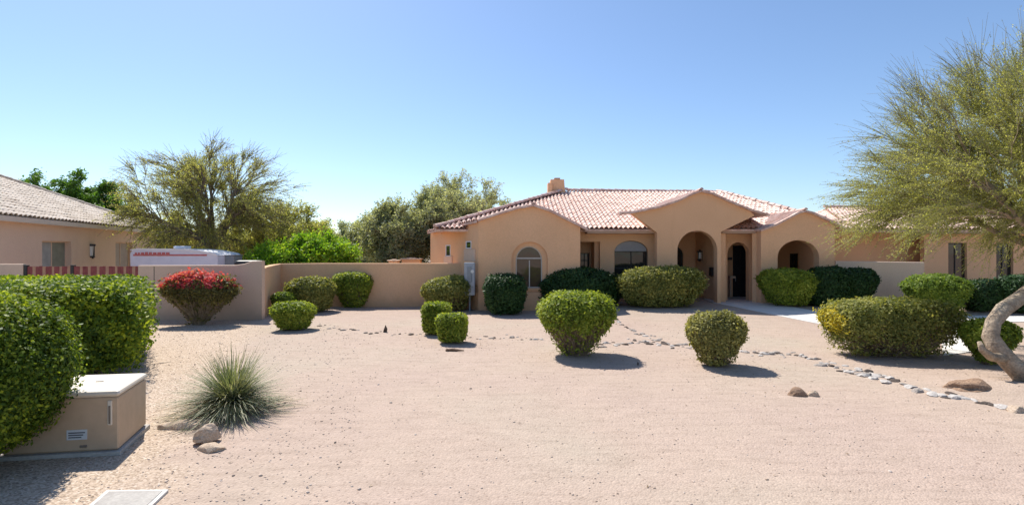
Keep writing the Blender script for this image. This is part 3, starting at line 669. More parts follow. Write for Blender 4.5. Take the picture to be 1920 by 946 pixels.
MB().tube([(xb, 0, .45), (xb+.9, 0, .42)], .05, 8).build('tow_bar', M['grey'], cp)
gc = empty('storage_cabinet', (fx(421, 24.5), 25, 0), 'grey steel storage cabinet right of the camper trailer', 'cabinet')
MB().box(-.38, .38, -.4, .4, 0, fz(479, 24.5), .03).build('body', M['grey'], gc); MB().box(-.41, .41, -.43, .43, fz(479, 24.5), fz(477.5, 24.5), .01).build('lid', M['grey'], gc)
tp = empty('covered_grill', (fx(461, 22), 22.4, 0), 'low dark covered grill behind the raised wall end', 'grill')
MB().box(-.6, .55, -.3, .3, .3, fz(488, 22), .12).build('cover', M['black'], tp); MB().box(-.5, -.42, -.25, .25, 0, .4).build('leg', M['black'], tp); MB().box(.38, .46, -.25, .25, 0, .4).build('leg', M['black'], tp)
def pillar(px, w_, py, d, lab):
    o = empty('garden_pillar', (fx(px, d), d, 0), lab, 'pillar')
    MB().box(-w_/2, w_/2, -.3, .3, -.1, fz(py+2.5, d), .03).build('shaft', M['stucco'], o)
    MB().box(-w_/2-.08, w_/2+.08, -.38, .38, fz(py+2.5, d)+.001, fz(py, d), .04).box(-w_/4, w_/4, -.15, .15, fz(py, d), fz(py-1.5, d), .03).build('cap', M['stucco_pale'], o)
pillar(739, .45, 487, 27, 'narrow stucco pillar top peeping over the yard wall'); pillar(772, 1.0, 484, 28, 'wide stucco pillar top peeping over the yard wall by the house')

# ------------------------------------------------------------------ foliage
def leaf_quads(C, Nn, s, asp=.5, jitter=1.0):
    n = len(C); t = rng.normal(size=(n, 3))*jitter+Nn*.0; 
    nn = Nn+rng.normal(size=(n, 3))*.55*jitter; nn /= np.linalg.norm(nn, axis=1)[:, None]
    t -= nn*np.sum(t*nn, 1)[:, None]; t /= np.linalg.norm(t, axis=1)[:, None]; b = np.cross(nn, t)
    s = (s*rng.uniform(.6, 1.3, n))[:, None] if not hasattr(s, '__len__') else s[:, None]
    V = np.empty((n, 4, 3)); V[:, 0] = C-t*s; V[:, 1] = C+b*s*asp; V[:, 2] = C+t*s; V[:, 3] = C-b*s*asp
    return V.reshape(-1, 3)
def tubes_np(P, Rr, n=3):
    """P (m,k,3) paths, Rr (m,k) radii -> verts, faces arrays"""
    m, k, _ = P.shape
    T = np.gradient(P, axis=1); T /= np.linalg.norm(T, axis=2)[..., None]+1e-9
    up = np.where(np.abs(T[:, :, 2:3]) > .9, np.array([1., 0, 0]), np.array([0, 0, 1.]))
    A_ = np.cross(T, up); A_ /= np.linalg.norm(A_, axis=2)[..., None]+1e-9; B_ = np.cross(T, A_)
    an = np.arange(n)*2*np.pi/n
    V = P[:, :, None, :]+Rr[:, :, None, None]*(A_[:, :, None, :]*np.cos(an)[None, None, :, None]+B_[:, :, None, :]*np.sin(an)[None, None, :, None])
    idx = np.arange(m*k*n).reshape(m, k, n); a = idx[:, :-1, :]; b = np.roll(idx, -1, 2)[:, :-1, :]; c = np.roll(idx, -1, 2)[:, 1:, :]; d = idx[:, 1:, :]
    return V.reshape(-1, 3), np.stack([a, b, c, d], -1).reshape(-1, 4)
def quad_mesh(name, V, F, mat, parent=None, smooth=True):
    me = bpy.data.meshes.new(name); me.vertices.add(len(V)); me.vertices.foreach_set('co', np.asarray(V, np.float32).ravel())
    me.loops.add(F.size); me.loops.foreach_set('vertex_index', F.astype(np.int32).ravel())
    me.polygons.add(len(F)); me.polygons.foreach_set('loop_start', np.arange(0, F.size, 4, dtype=np.int32)); me.update(calc_edges=True)
    me.polygons.foreach_set('use_smooth', np.ones(len(F), bool)*smooth); me.materials.append(mat)
    o = bpy.data.objects.new(name, me); COL.objects.link(o)
    if parent: o.parent = parent
    return o
def lump(p, seed, f=2.2):
    return (np.sin(p[:, 0]*f+seed)*np.cos(p[:, 1]*f*1.1+seed*1.7)+np.sin(p[:, 2]*f*1.3+seed*2.3+p[:, 0]*f*.7)+.6*np.sin(p[:, 0]*f*2.3-p[:, 2]*f*2.1+seed)*np.cos(p[:, 1]*f*2.2))/2.6
def shrub(px0, px1, ytop, ybase, label, mat='green', e=3.0, taper=.6, depth=None, leaf=.045, dens_=1.0, bare=.25, name='clipped_shrub', group=None, lum=.07, gap=.04, base_gap=.0, top=None, twigs=110, lean=0., extra=None, cat='shrub', zmin=0.06, rough=.0, slopetop=0.):
    g = G((px0+px1)/2, ybase); d0 = g.y; a = (px1-px0)/2/960*d0; b = depth or a*.85
    c = Vector((g.x, d0+b*.55, 0)); c.x = fx((px0+px1)/2, c.y); a = (px1-px0)/2/960*c.y
    c.z = float(H(c.x, c.y)); h = fz(ytop, c.y-b*.1)-c.z
    root = empty(name, c, label, cat, group)
    seed = random.uniform(0, 9)
    def shape(n):
        v = rng.normal(size=(n, 3)); v /= np.linalg.norm(v, axis=1)[:, None]
        ez = np.where(v[:, 2] > 0, e, 7.); xy = (np.abs(v[:, :2])**min(e, 3.2 if e < 4 else e)).sum(1)**(1/min(e, 3.2 if e < 4 else e))
        q = v/((xy**ez+np.abs(v[:, 2])**ez)**(1/ez))[:, None]
        return q
    def place(q, r):
        zf = (q[:, 2]+1)/2; tp_ = taper+(1-taper)*ss(0, .75, zf)
        P = np.stack([q[:, 0]*a*tp_, q[:, 1]*b*tp_, zmin+(h-zmin)*zf], 1)
        P[:, 2] += slopetop*q[:, 0]*zf*h
        cen = np.array([0, 0, h*.5]); l = 1+lum*lump(P, seed)+.035*lump(P*4.3, seed+1)
        P = cen+(P-cen)*(l*r)[:, None]; P[:, 0] += lean*P[:, 2]; return P
    area = 2*math.pi*(a*b+(a+b)/2*h*.8); n = int(area/(leaf*leaf*.5)*1.5*dens_)
    q = shape(n); r = 1-np.abs(rng.normal(size=n))*.07
    P = place(q, r+rng.random(n)**9*(.11+rough)); zf = (q[:, 2]+1)/2
    keep = rng.random(n) > np.minimum(.93, bare*1.35)*(1-ss(.25, .78, zf))
    keep &= P[:, 2] > .02
    # small holes
    keep &= ~((lump(P*3.1, seed+4) > .85-gap*3) & (rng.random(n) > .35) & (zf < .8))
    if base_gap: keep &= ~((zf < base_gap) & (lump(P*2, seed+2) > -.1) & (rng.random(n) > .2))
    P, qn = P[keep], q[keep]
    qn = qn+np.array([0, 0, .25]); qn /= np.linalg.norm(qn, axis=1)[:, None]
    mask = extra(P/np.array([a, b, h])) if extra else None
    lv = leaf_quads(P, qn, leaf)
    if mask is not None:
        mk = np.repeat(mask[0], 4)
        fast_mesh(mask[1], lv[mk], mask[0].sum(), LEAF[mask[2]], root); lv = lv[~mk]
    # inner leaves
    q2 = shape(n//3); P2 = place(q2, rng.uniform(.6, .92, len(q2))); z2 = (q2[:, 2]+1)/2
    k2 = (rng.random(len(q2)) > np.minimum(.95, bare*1.5)*(1-ss(.2, .75, z2))) & (P2[:, 2] > .03)
    if base_gap: k2 &= z2 > base_gap
    lv2 = leaf_quads(P2[k2], q2[k2], leaf*1.25, .7)
    lv = np.concatenate([lv, lv2]); fast_mesh('foliage', lv, len(lv)//4, LEAF[mat], root)
    # branches
    twigs = int(twigs*(1+2.5*bare)); qb = shape(twigs); E = place(qb, np.full(twigs, .93)); S_ = rng.normal(size=(twigs, 3))*np.array([a*.13*taper, b*.13*taper, 0]); S_[:, 2] = -.03
    Pm = (S_+E)/2+rng.normal(size=(twigs, 3))*.05; Pm[:, 2] -= .02; Pm[:, :2] *= .85
    t = np.linspace(0, 1, 6)[None, :, None]
    path = (1-t)**2*S_[:, None]+2*t*(1-t)*Pm[:, None]+t*t*E[:, None]
    path += rng.normal(size=path.shape)*.016
    rr = np.linspace(.012, .004, 6)[None, :]*np.ones((twigs, 1))*(.6+.5*h)
    Vt, Ft = tubes_np(path, rr, 4); quad_mesh('branches', Vt, Ft, M['twig'], root)
    return root
def flowers_top(P):   # red bracts on the upper crown
    m = (P[:, 2] > .80+.1*np.sin(P[:, 0]*9)) & (rng.random(len(P)) < .85) & (P[:, 0] < .55) | ((P[:, 2] > .72) & (rng.random(len(P)) < .25))
    return m, 'flowers', 'red'
def yellow_left(P):
    m = (P[:, 0]+.05*lump(P*3, 2) < -.9) & (P[:, 2] > .4) & (rng.random(len(P)) < .75)
    return m, 'yellow_leaves', 'yellow'

G1 = 'clipped shrubs round the gravel yard'
def S(*a, **k): k.setdefault('group', G1); return shrub(*a, **k)
S(302, 446, 511, 611, 'red flowering shrub fanning out against the pale stucco wall', 'olive', e=2.5, taper=.34, bare=.75, extra=flowers_top, name='flowering_shrub', leaf=.055, twigs=260, group=None, lum=.1, rough=.06, depth=.62)
S(510, 553, 547, 590, 'small dark round shrub tucked behind the nearer ball by the wall corner', 'green', e=2.6, leaf=.055)
S(537, 628, 519, 586, 'broad low domed shrub in front of the long tan wall', 'mossy', e=2.5, taper=.8, leaf=.055)
S(627, 698, 511, 577, 'flat topped cup shaped shrub against the long tan wall', 'fresh', e=4.5, taper=.6, leaf=.055, bare=.35, depth=.6)
S(511, 590, 565, 620, 'round light green ball shrub nearest the wall corner', 'fresh', e=2.6, taper=.7, leaf=.05)
S(789, 889, 518, 584, 'slanting domed shrub beside the electric meter', 'mossy', e=2.6, taper=.7, leaf=.055, bare=.5, slopetop=.12)
S(792, 844, 568, 628, 'rear of the two small square shrubs in the middle of the yard', 'fresh', e=6, taper=.9, leaf=.045, bare=.1, lum=.04)
S(820, 876, 588, 644, 'front of the two small square shrubs in the middle of the yard', 'fresh', e=5.5, taper=.88, leaf=.042, bare=.1, lum=.05)
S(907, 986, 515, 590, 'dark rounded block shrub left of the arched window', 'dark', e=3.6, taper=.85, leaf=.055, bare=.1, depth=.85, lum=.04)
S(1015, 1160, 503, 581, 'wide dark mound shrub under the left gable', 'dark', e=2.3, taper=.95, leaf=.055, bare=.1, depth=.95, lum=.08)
S(1160, 1318, 501, 577, 'long pale flecked hedge below the grey shaded arched window', 'mossy', e=3.3, taper=.8, leaf=.055, bare=.2, depth=.95, lum=.08, name='clipped_hedge')
S(1008, 1154, 548, 672, 'large cup shaped shrub with bright green top, centre of the yard', 'fresh', e=2.9, taper=.56, leaf=.042, bare=.85, twigs=260, depth=.8, gap=.09, lum=.05)
S(1288, 1397, 584, 690, 'dusty olive ball shrub standing alone on the gravel', 'dusty', e=2.7, taper=.58, leaf=.038, bare=.3, twigs=220, base_gap=.14, lum=.06, gap=.06)
S(1425, 1524, 504, 576, 'rounded bright shrub between entry walk and porch arch', 'fresh', e=2.8, taper=.7, leaf=.055, bare=.3, depth=.9)
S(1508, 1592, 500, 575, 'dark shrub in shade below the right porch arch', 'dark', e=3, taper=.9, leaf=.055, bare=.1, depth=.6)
S(1570, 1648, 501, 575, 'dark shrub bulging right in front of the pale wall', 'dark', e=2.4, taper=.45, leaf=.055, bare=.1, depth=.6)
S(1548, 1784, 562, 672, 'long flat hedge with yellow leaves on its left end', 'mossy', e=4.2, taper=.82, leaf=.038, bare=.45, twigs=420, depth=.75, base_gap=.2, extra=yellow_left, name='clipped_hedge', gap=.08, lum=.04)
S(1700, 1814, 514, 588, 'oval bright green shrub in front of the right wing', 'green', e=2.3, taper=.6, leaf=.055, bare=.05)
S(1805, 1904, 597, 688, 'soft pale round shrub half hidden by the bent trunk', 'fresh', e=2.4, taper=.45, leaf=.04, bare=.35, twigs=180)
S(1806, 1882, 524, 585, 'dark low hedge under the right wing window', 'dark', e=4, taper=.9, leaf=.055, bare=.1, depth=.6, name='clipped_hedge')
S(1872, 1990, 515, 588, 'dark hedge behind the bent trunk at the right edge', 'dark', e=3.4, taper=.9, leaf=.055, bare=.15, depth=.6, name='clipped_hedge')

# big foreground shrub at left edge
def big_shape(label, c, a, b, h, e, taper, mat, leaf, n, name, clip=None, skew=0., twigs=200, zmin=.1, lum=.06, stretch=None):
    root = empty(name, c, label, 'hedge' if 'hedge' in name else 'shrub'); seed = random.uniform(0, 9)
    def place(q, r):
        zf = (q[:, 2]+1)/2; tp_ = taper+(1-taper)*ss(0, .6, zf)
        P = np.stack([q[:, 0]*a*tp_, q[:, 1]*b*tp_, zmin+(h-zmin)*zf], 1)
        cen = np.array([0, 0, h*.5]); P = cen+(P-cen)*((1+lum*lump(P, seed, 2.6)+.022*lump(P*3.3, seed+1))*r)[:, None]
        P[:, 0] += skew*P[:, 1]; return P
    def shp(n):
        if e > 5:   # box hedge: sample faces evenly
            v = rng.uniform(-1, 1, (n, 3)); ar = np.array([b*h, a*h*1.0, 2*a*b]); f = rng.choice(3, n, p=ar/ar.sum()); s = rng.choice([-1., 1.], n); s[f == 2] = 1
            v[np.arange(n), f] = s; q = v/((np.abs(v)**e).sum(1)**(1/e))[:, None]; return q
        v = rng.normal(size=(n, 3)); v /= np.linalg.norm(v, axis=1)[:, None]; return v/((np.abs(v)**e).sum(1)**(1/e))[:, None]
    q = shp(n); P = place(q, 1-np.abs(rng.normal(size=n))*.045+rng.random(n)**8*.13)
    g = lump(P*2.6, seed+3); k = (P[:, 2] > .05) & ~((g > .75) & (rng.random(n) > .4))
    qn = q+np.array([0, 0, .3]); qn /= np.linalg.norm(qn, axis=1)[:, None]
    lv = leaf_quads(P[k], qn[k], leaf, .55)
    q2 = shp(n//2); P2 = place(q2, rng.uniform(.7, .93, len(q2))); k2 = P2[:, 2] > .05
    lv = np.concatenate([lv, leaf_quads(P2[k2], q2[k2], leaf*1.4, .75)]); fast_mesh('foliage', lv, len(lv)//4, LEAF[mat], root)
    E = place(shp(twigs), np.full(twigs, .95)); S_ = E*np.array([.35, .35, 0])+rng.normal(size=(twigs, 3))*.06; S_[:, 2] = -.03
    Pm = (S_+E)/2; Pm[:, 2] -= .1; t = np.linspace(0, 1, 7)[None, :, None]
    path = (1-t)**2*S_[:, None]+2*t*(1-t)*Pm[:, None]+t*t*E[:, None]; path += rng.normal(size=path.shape)*.015
    Vt, Ft = tubes_np(path, np.linspace(.016, .004, 7)[None, :]*np.ones((twigs, 1)), 4); quad_mesh('branches', Vt, Ft, M['twig'], root)
    return root
big_shape('leafy green shrub cut off by the left edge, overhanging the tan utility cabinet', (-6.50, 5.65, 0), 1.2, .92, 2.02, 3.1, .8, 'near', .024, 200000, 'leafy_shrub', lum=.10)
big_shape('long boxy clipped hedge behind the tan utility cabinet', (-10.92, 11.75, 0), 2.5, 1.95, 1.78, 9, .95, 'near', .042, 110000, 'clipped_hedge', skew=-.68, lum=.025)

# ------------------------------------------------------------------ trees
def bez(A_, M_, E_, k):
    t = np.linspace(0, 1, k)[None, :, None]; return (1-t)**2*A_[:, None]+2*t*(1-t)*M_[:, None]+t*t*E_[:, None]
def tree(name, label, base, crown_c, crown_r, mat, barkm, fork=None, n1=9, n2=160, n3=2600, tw=(.5, 1.0), leaves=14, leaf=.05, trunk_r=.22, droop=.1, thr=-.3, clipz=None, group=None, twig_r=.006, trunk_path=None, out=.6, radial=.5, shell=.45, twigmat=None, up=.2, lowcut=-.8, cat='tree', topthin=0.):
    base = np.array(base, float); cc = np.array(crown_c, float)-base; cr_ = np.array(crown_r, float)
    root = empty(name, tuple(base), label, cat, group); seed = random.uniform(0, 20)
    fork = np.array(fork, float)-base if fork is not None else np.array([0, 0, max(.6, (cc[2]-cr_[2])*.7)])
    tb = MB()
    tp_ = trunk_path or [(0, 0, -.2), tuple(fork*.5+np.array([.03, 0, 0])), tuple(fork)]
    if trunk_path: tb.tube(trunk_path[0], trunk_path[1], 14)
    else: tb.tube(tp_, [trunk_r*1.25, trunk_r, trunk_r*.9], 10)
    tb.build('trunk', barkm, root, smooth=True)
    def env(n, r0, r1):
        o = []; 
        while sum(len(i) for i in o) < n:
            v = rng.normal(size=(n*3, 3)); v /= np.linalg.norm(v, axis=1)[:, None]; r = rng.uniform(r0**2, r1**2, n*3)**.5
            p = v*r[:, None]; k = (p[:, 2] > lowcut) & (lump(p*2.4, seed) > thr); o.append(p[k]*cr_+cc)
        return np.concatenate(o)[:n]
    T1 = env(n1, .45, .8); T1[:, 2] = np.maximum(T1[:, 2], fork[2]+.3)
    Mi = fork+(T1-fork)*.45+np.array([0, 0, 1])*np.linalg.norm(T1-fork, axis=1)[:, None]*.12+rng.normal(size=(n1, 3))*.2
    L1 = bez(np.tile(fork, (n1, 1)), Mi, T1, 12); L1[:, 1:-1] += rng.normal(size=(n1, 10, 3))*.04
    R1 = np.linspace(trunk_r*.62, trunk_r*.12, 12)[None]*np.ones((n1, 1))
    V1, F1 = tubes_np(L1, R1, 6)
    LP = L1.reshape(-1, 3); LR = R1.reshape(-1)
    T2 = env(n2, shell, 1.0)
    # attach where distance from the fork is shorter than target's
    D_ = np.linalg.norm(T2[:, None]-LP[None], axis=2)+.9*np.clip(np.linalg.norm(LP-fork, axis=1)[None]-np.linalg.norm(T2-fork, axis=1)[:, None]*.6, 0, None)
    j = D_.argmin(1); A_ = LP[j]
    Mi = (A_+T2)/2+(LP[j]-fork)*.12+np.array([0, 0, up])*np.linalg.norm(T2-A_, axis=1)[:, None]
    L2_ = bez(A_, Mi, T2, 9); L2_[:, 1:-1] += rng.normal(size=(n2, 7, 3))*.03
    R2 = np.minimum(LR[j]*.6, trunk_r*.2)[:, None]*np.linspace(1, .18, 9)[None]
    V2, F2 = tubes_np(L2_, R2, 4)
    V = np.concatenate([V1, V2]); F = np.concatenate([F1, F2+len(V1)]); 
    # twigs
    bi = rng.integers(0, n2, n3); ti = rng.integers(3, 9, n3); A3 = L2_[bi, ti]
    dirb = L2_[bi, ti]-L2_[bi, ti-1]; dirb /= np.linalg.norm(dirb, axis=1)[:, None]+1e-9
    rad = (A3-cc)/cr_; rad /= np.linalg.norm(rad, axis=1)[:, None]+1e-9
    dr = dirb*out+rad*radial+rng.normal(size=(n3, 3))*.42; dr /= np.linalg.norm(dr, axis=1)[:, None]
    ln_ = rng.uniform(tw[0], tw[1], n3)[:, None]; E3 = A3+dr*ln_; E3[:, 2] -= droop*ln_[:, 0]
    M3 = A3+dr*ln_*.55; M3[:, 2] += .04*ln_[:, 0]
    L3 = bez(A3, M3, E3, 5); V3, F3 = tubes_np(L3, np.linspace(twig_r, twig_r*.4, 5)[None]*np.ones((n3, 1)), 3)
    if twigmat is None: F = np.concatenate([F, F3+len(V)]); V = np.concatenate([V, V3])
    quad_mesh('branches', V, F, barkm, root)
    if twigmat is not None: quad_mesh('twigs', V3, F3, twigmat, root)
    n = n3*leaves; k = np.repeat(np.arange(n3), leaves); t = rng.uniform(.1, 1, n)
    C = (1-t)[:, None]**2*A3[k]+(2*t*(1-t))[:, None]*M3[k]+(t*t)[:, None]*E3[k]+rng.normal(size=(n, 3))*leaf*.9
    rr_ = np.linalg.norm((C-cc)/cr_, axis=1); hz = (C[:, 2]-cc[2])/cr_[2]
    kp = rng.random(n) > topthin*ss(.7, 1.15, rr_)*ss(-.2, .6, hz); C = C[kp]; n = len(C)
    lv = leaf_quads(C, rng.normal(size=(n, 3))*.3+np.array([0, 0, .5]), leaf, .42); fast_mesh('crown', lv, n, LEAF[mat], root)
    return root
# mesquite behind the wall
tree('mesquite_tree', 'wide airy mesquite tree rising behind the camper trailer', (fx(398, 29), 29, 0), (fx(395, 29), 29, 5.2), (4.9, 4.2, 3.5), 'mesquite', M['bark_dark'], fork=(fx(398, 29), 29, 2.6), n1=14, n2=240, n3=5600, leaves=18, leaf=.042, trunk_r=.22, thr=-.3, twig_r=.010, tw=(.5, 1.3), droop=.05, shell=.3, lowcut=-.75, radial=.7, topthin=.9)
tree('mesquite_tree', 'low olive tree between the mesquite and the citrus bush', (fx(525, 33), 33, 0), (fx(525, 33), 33, 3.4), (3.3, 2.5, 2.3), 'mesquite', M['bark_dark'], n1=9, n2=120, n3=2600, leaves=14, leaf=.075, trunk_r=.18, thr=-.6, twig_r=.010, shell=.2)
def bush_tree(name, lab, px, d, w_, ztop, mat, n3=2800, leaf=.08, zc=None, group=None, depth=1.0, **k):
    a = w_/2-.2; ztop -= (.45 if d < 40 else .1); cz = zc if zc is not None else ztop*.55
    tree(name, lab, (fx(px, d), d, 0), (fx(px, d), d, cz), (a, a*depth, ztop-cz), mat, M['bark_dark'], n1=8, n2=110, n3=n3, leaves=15, leaf=leaf, trunk_r=.16, thr=-.7, twig_r=.009, shell=.2, lowcut=-.95, group=group, **k)
bush_tree('citrus_tree', 'bright green leafy citrus bush just over the wall, left one', 522, 27, 3.1, fz(455, 27), 'citrus', zc=1.9, leaf=.085)
bush_tree('citrus_tree', 'bright green leafy citrus bush just over the wall, right one', 598, 28, 3.9, fz(430, 28), 'citrus', zc=2.0, leaf=.085)
bush_tree('olive_tree', 'rounded grey green tree behind the long wall', 745, 31, 4.6, fz(368, 31), 'greygreen', n3=3600, zc=3.2)
bush_tree('olive_tree', 'dense grey green tree beside the left house corner', 830, 32, 5.4, fz(345, 32), 'greygreen', n3=4200, zc=3.8)
tree('mesquite_tree', 'tall thin open tree showing above the grey green trees', (fx(862, 36), 36, 0), (fx(862, 36), 36, 5.6), (2.8, 2.5, 2.5), 'greygreen', M['bark_dark'], n1=10, n2=100, n3=1300, leaves=12, leaf=.08, trunk_r=.16, thr=-.2, twig_r=.009)
tree('mesquite_tree', 'small wispy tree top above the left end of the tile roof', (fx(915, 38), 38, 0), (fx(915, 38), 38, 4.9), (2.0, 1.8, 1.7), 'greygreen', M['bark_dark'], n1=8, n2=60, n3=700, leaves=12, leaf=.08, trunk_r=.12, thr=-.2)
FT = 'dark green trees behind the neighbour house'
for px, d, w_, yt, lab in ((72, 46, 5.5, 312, 'leftmost dark green tree over the neighbour roof'), (125, 47, 5.5, 316, 'middle dark green tree over the neighbour roof'), (172, 48, 5.6, 332, 'right dark green tree over the neighbour roof'), (215, 50, 4.5, 350, 'lighter green tree left of the wide mesquite')):
    bush_tree('evergreen_tree', lab, px, d, w_, fz(yt, d), 'farpine', n3=2600, leaf=.13, zc=4.5, group=FT)
FB = 'far olive trees between mesquite and grey green trees'
for px, d, w_, yt, lab in ((585, 44, 6, 408, 'hazy olive tree far behind the citrus bushes'), (650, 48, 7, 418, 'hazy low tree far behind, centre of the gap'), (700, 45, 5, 405, 'hazy olive tree far behind, left of the grey green trees'), (470, 42, 7, 405, 'olive tree far behind the mesquite trunk'), (330, 44, 8, 400, 'olive tree far behind the camper trailer'), (250, 42, 5, 405, 'olive tree behind the end of the neighbour roof')):
    bush_tree('mesquite_tree', lab, px, d, w_, fz(yt, d), 'mesquite' if px < 600 else 'greygreen', n3=2400, leaf=.12, zc=2.4, group=FB)

# palo verde at the right with bent trunk
def pv():
    tb_ = G(1938, 716); bx, by = tb_.x, tb_.y
    def q(px, py, d): return (fx(px, d)-bx, d-by, fz(py, d))
    path = [q(1975, 742, by), q(1934, 714, by+.02), q(1898, 684, by+.1), q(1872, 657, by+.2), q(1857, 630, by+.3), q(1862, 604, by+.4), q(1882, 579, by+.5), q(1915, 556, by+.7), q(1955, 525, by+.9), q(1985, 480, by+1.1)]
    rad = [.30, .225, .17, .165, .14, .125, .14, .13, .125, .13]
    fork = np.array(path[-1])+np.array([bx, by, 0])
    r = tree('palo_verde_tree', 'large feathery palo verde with bent pale trunk at the right edge', (bx, by, 0), (fx(2005, 12), 12.0, 3.85), (4.45, 4.0, 3.75), 'paloverde', M['bark'], fork=tuple(fork), n1=20, n2=480, n3=15500, leaves=34, leaf=.021, trunk_r=.15, thr=-.9, twig_r=.005, tw=(.5, 1.3), droop=.05, shell=.3, trunk_path=([tuple(p) for p in path], rad), radial=.9, out=.9, twigmat=M['twig_green'], lowcut=-.27, topthin=.95)
    # side stub
    s = MB().tube([q(1885, 672, by+.1), q(1858, 668, by+.02), q(1842, 655, by-.02), q(1836, 640, by)], [.10, .085, .06, .035], 8); s.build('limb', M['bark'], r, True)
    return r
pv()

# ------------------------------------------------------------------ desert spoon
def spoon():
    g = G(432, 772); c = Vector((g.x, g.y+.05, g.z)); root = empty('desert_spoon', c, 'spiky grey green desert spoon plant on the gravel', 'plant')
    n = 1500; az = rng.uniform(0, 2*np.pi, n); el = np.arcsin(rng.uniform(.05, 1, n)**.95*.97); L = rng.uniform(.65, 1.22, n)*(1-.12*np.sin(el))
    droop = rng.uniform(.10, .62, n)*np.cos(el)
    k = 6; t = np.linspace(0, 1, k)
    az = az+0*el
    d = np.stack([np.cos(az)*np.cos(el), np.sin(az)*np.cos(el), np.sin(el)], 1)
    P = d[:, None]*(L[:, None, None]*t[None, :, None]); P[:, :, 2] += .14-droop[:, None]*t[None]**2*L[:, None]; P[:, 1:, :] += rng.normal(size=(n, k-1, 3))*.012; P[:, :, 2] = np.maximum(P[:, :, 2], .015)
    side = np.cross(d, np.array([0, 0, 1.])); side /= np.linalg.norm(side, axis=1)[:, None]+1e-6
    wd = np.array([.007, .008, .007, .005, .003, .001])[None, :, None]
    Lf = P-side[:, None]*wd; Rt = P+side[:, None]*wd; V = np.stack([Lf, Rt], 2).reshape(-1, 3)
    idx = np.arange(n*k*2).reshape(n, k, 2); F = np.stack([idx[:, :-1, 0], idx[:, :-1, 1], idx[:, 1:, 1], idx[:, 1:, 0]], -1).reshape(-1, 4)
    quad_mesh('leaves', V, F, LEAF['blade'], root, False)
    MB().tube([(0, 0, -.02), (0, 0, .22)], [.15, .09], 10).build('crown_base', M['twig'], root)
    # dry flower stalks
    s = MB()
    for a in (-2.4, -2.9, .3, 3.0, 2.5, -2.1, -1.2, -.6, 2.7, 3.3, -1.7, .7):
        s.tube([(0, 0, .1), (math.cos(a)*.6, math.sin(a)*.4, .14), (math.cos(a)*1.15, math.sin(a)*.65, .03)], [.006, .005, .002], 4)
    s.build('dry_stalks', M['stone_tan'], root)
spoon()

# ------------------------------------------------------------------ utility cabinet
uc = empty('utility_cabinet', G(222, 852), 'tan electrical utility cabinet with lid tinted as sunlit under the leafy shrub', 'utility box')
p_fr = G(222, 850); p_br = G(274, 803); ang = math.atan2(p_br.y-p_fr.y, p_br.x-p_fr.x)-math.pi/2
uc.location = (p_fr.x, p_fr.y, p_fr.z); uc.rotation_euler = (0, 0, ang+.0)
W_ = 1.25; Dp = (p_br-p_fr).length; Hh = .76
mb = MB()
# slightly sheared: front face turns to camera
def sh_(v): return Vector((v.x, v.y-v.x*.18*(1), v.z))
MB().box(-W_, 0, 0, Dp, .05, Hh-.06, .02).xf(sh_).build('body', M['cabinet'], uc)
MB().box(-W_-.015, .015, -.015, Dp+.015, Hh-.058, Hh+.02, .03).xf(sh_).build('lid', M['cabinet_top'], uc)
MB().box(-W_-.05, .04, -.05, Dp+.04, -.08, .048, .01).xf(sh_).build('shadow_pad', M['kerb'], uc)  # pad added where only the cabinet's grey-blue shadow lies
lab = MB().box(-.56, -.34, -.006, .016, .20, .32).xf(sh_).build('label', M['plastic'], uc); lab['label'] = 'pale paper warning sticker'
ik = MB()
for k in range(3): ik.box(-.54, -.40+.02*k, -.009, -.0065, .222+.028*k, .236+.028*k)
ik.xf(sh_).build('print', M['ink'], lab)
MB().box(-.115, -.065, -.02, .015, .36, .66, .008).xf(sh_).build('hasp_recess', M['cabinet_top'], uc)
MB().box(-.10, -.08, -.03, -.02, .38, .60, .002).xf(sh_).build('handle', M['bark_dark'], uc)
MB().box(-.42, -.34, -.012, .015, .10, .13, .005).xf(sh_).build('vent_slot', M['bark_dark'], uc)
MB().box(-.45, -.36, .5, .52, Hh+.015, Hh+.026).xf(sh_).build('lid_latch', M['bark_dark'], uc)
# ground box lid
gb = empty('ground_box', G(232, 925), 'grey flat concrete meter box lid set in the ground at bottom left', 'utility box')
a, b, c, d = G(200, 921), G(316, 921), G(262, 972), G(140, 972)
def quadslab(P, z0, z1, name, mat, par):
    o = par.location; V = [(p.x-o.x, p.y-o.y, z0) for p in P]+[(p.x-o.x, p.y-o.y, z1) for p in P]
    mesh(name, V, [(3,2,1,0),(4,5,6,7),(0,1,5,4),(1,2,6,5),(2,3,7,6),(3,0,4,7)], mat, par)
cen = (a+b+c+d)/4
quadslab([d, c, b, a], -.1, .020, 'box_rim', M['concrete'], gb)
ins = [p.lerp(cen, .14) for p in (d, c, b, a)]; quadslab(ins, .012, .026, 'lid', M['kerb'], gb)

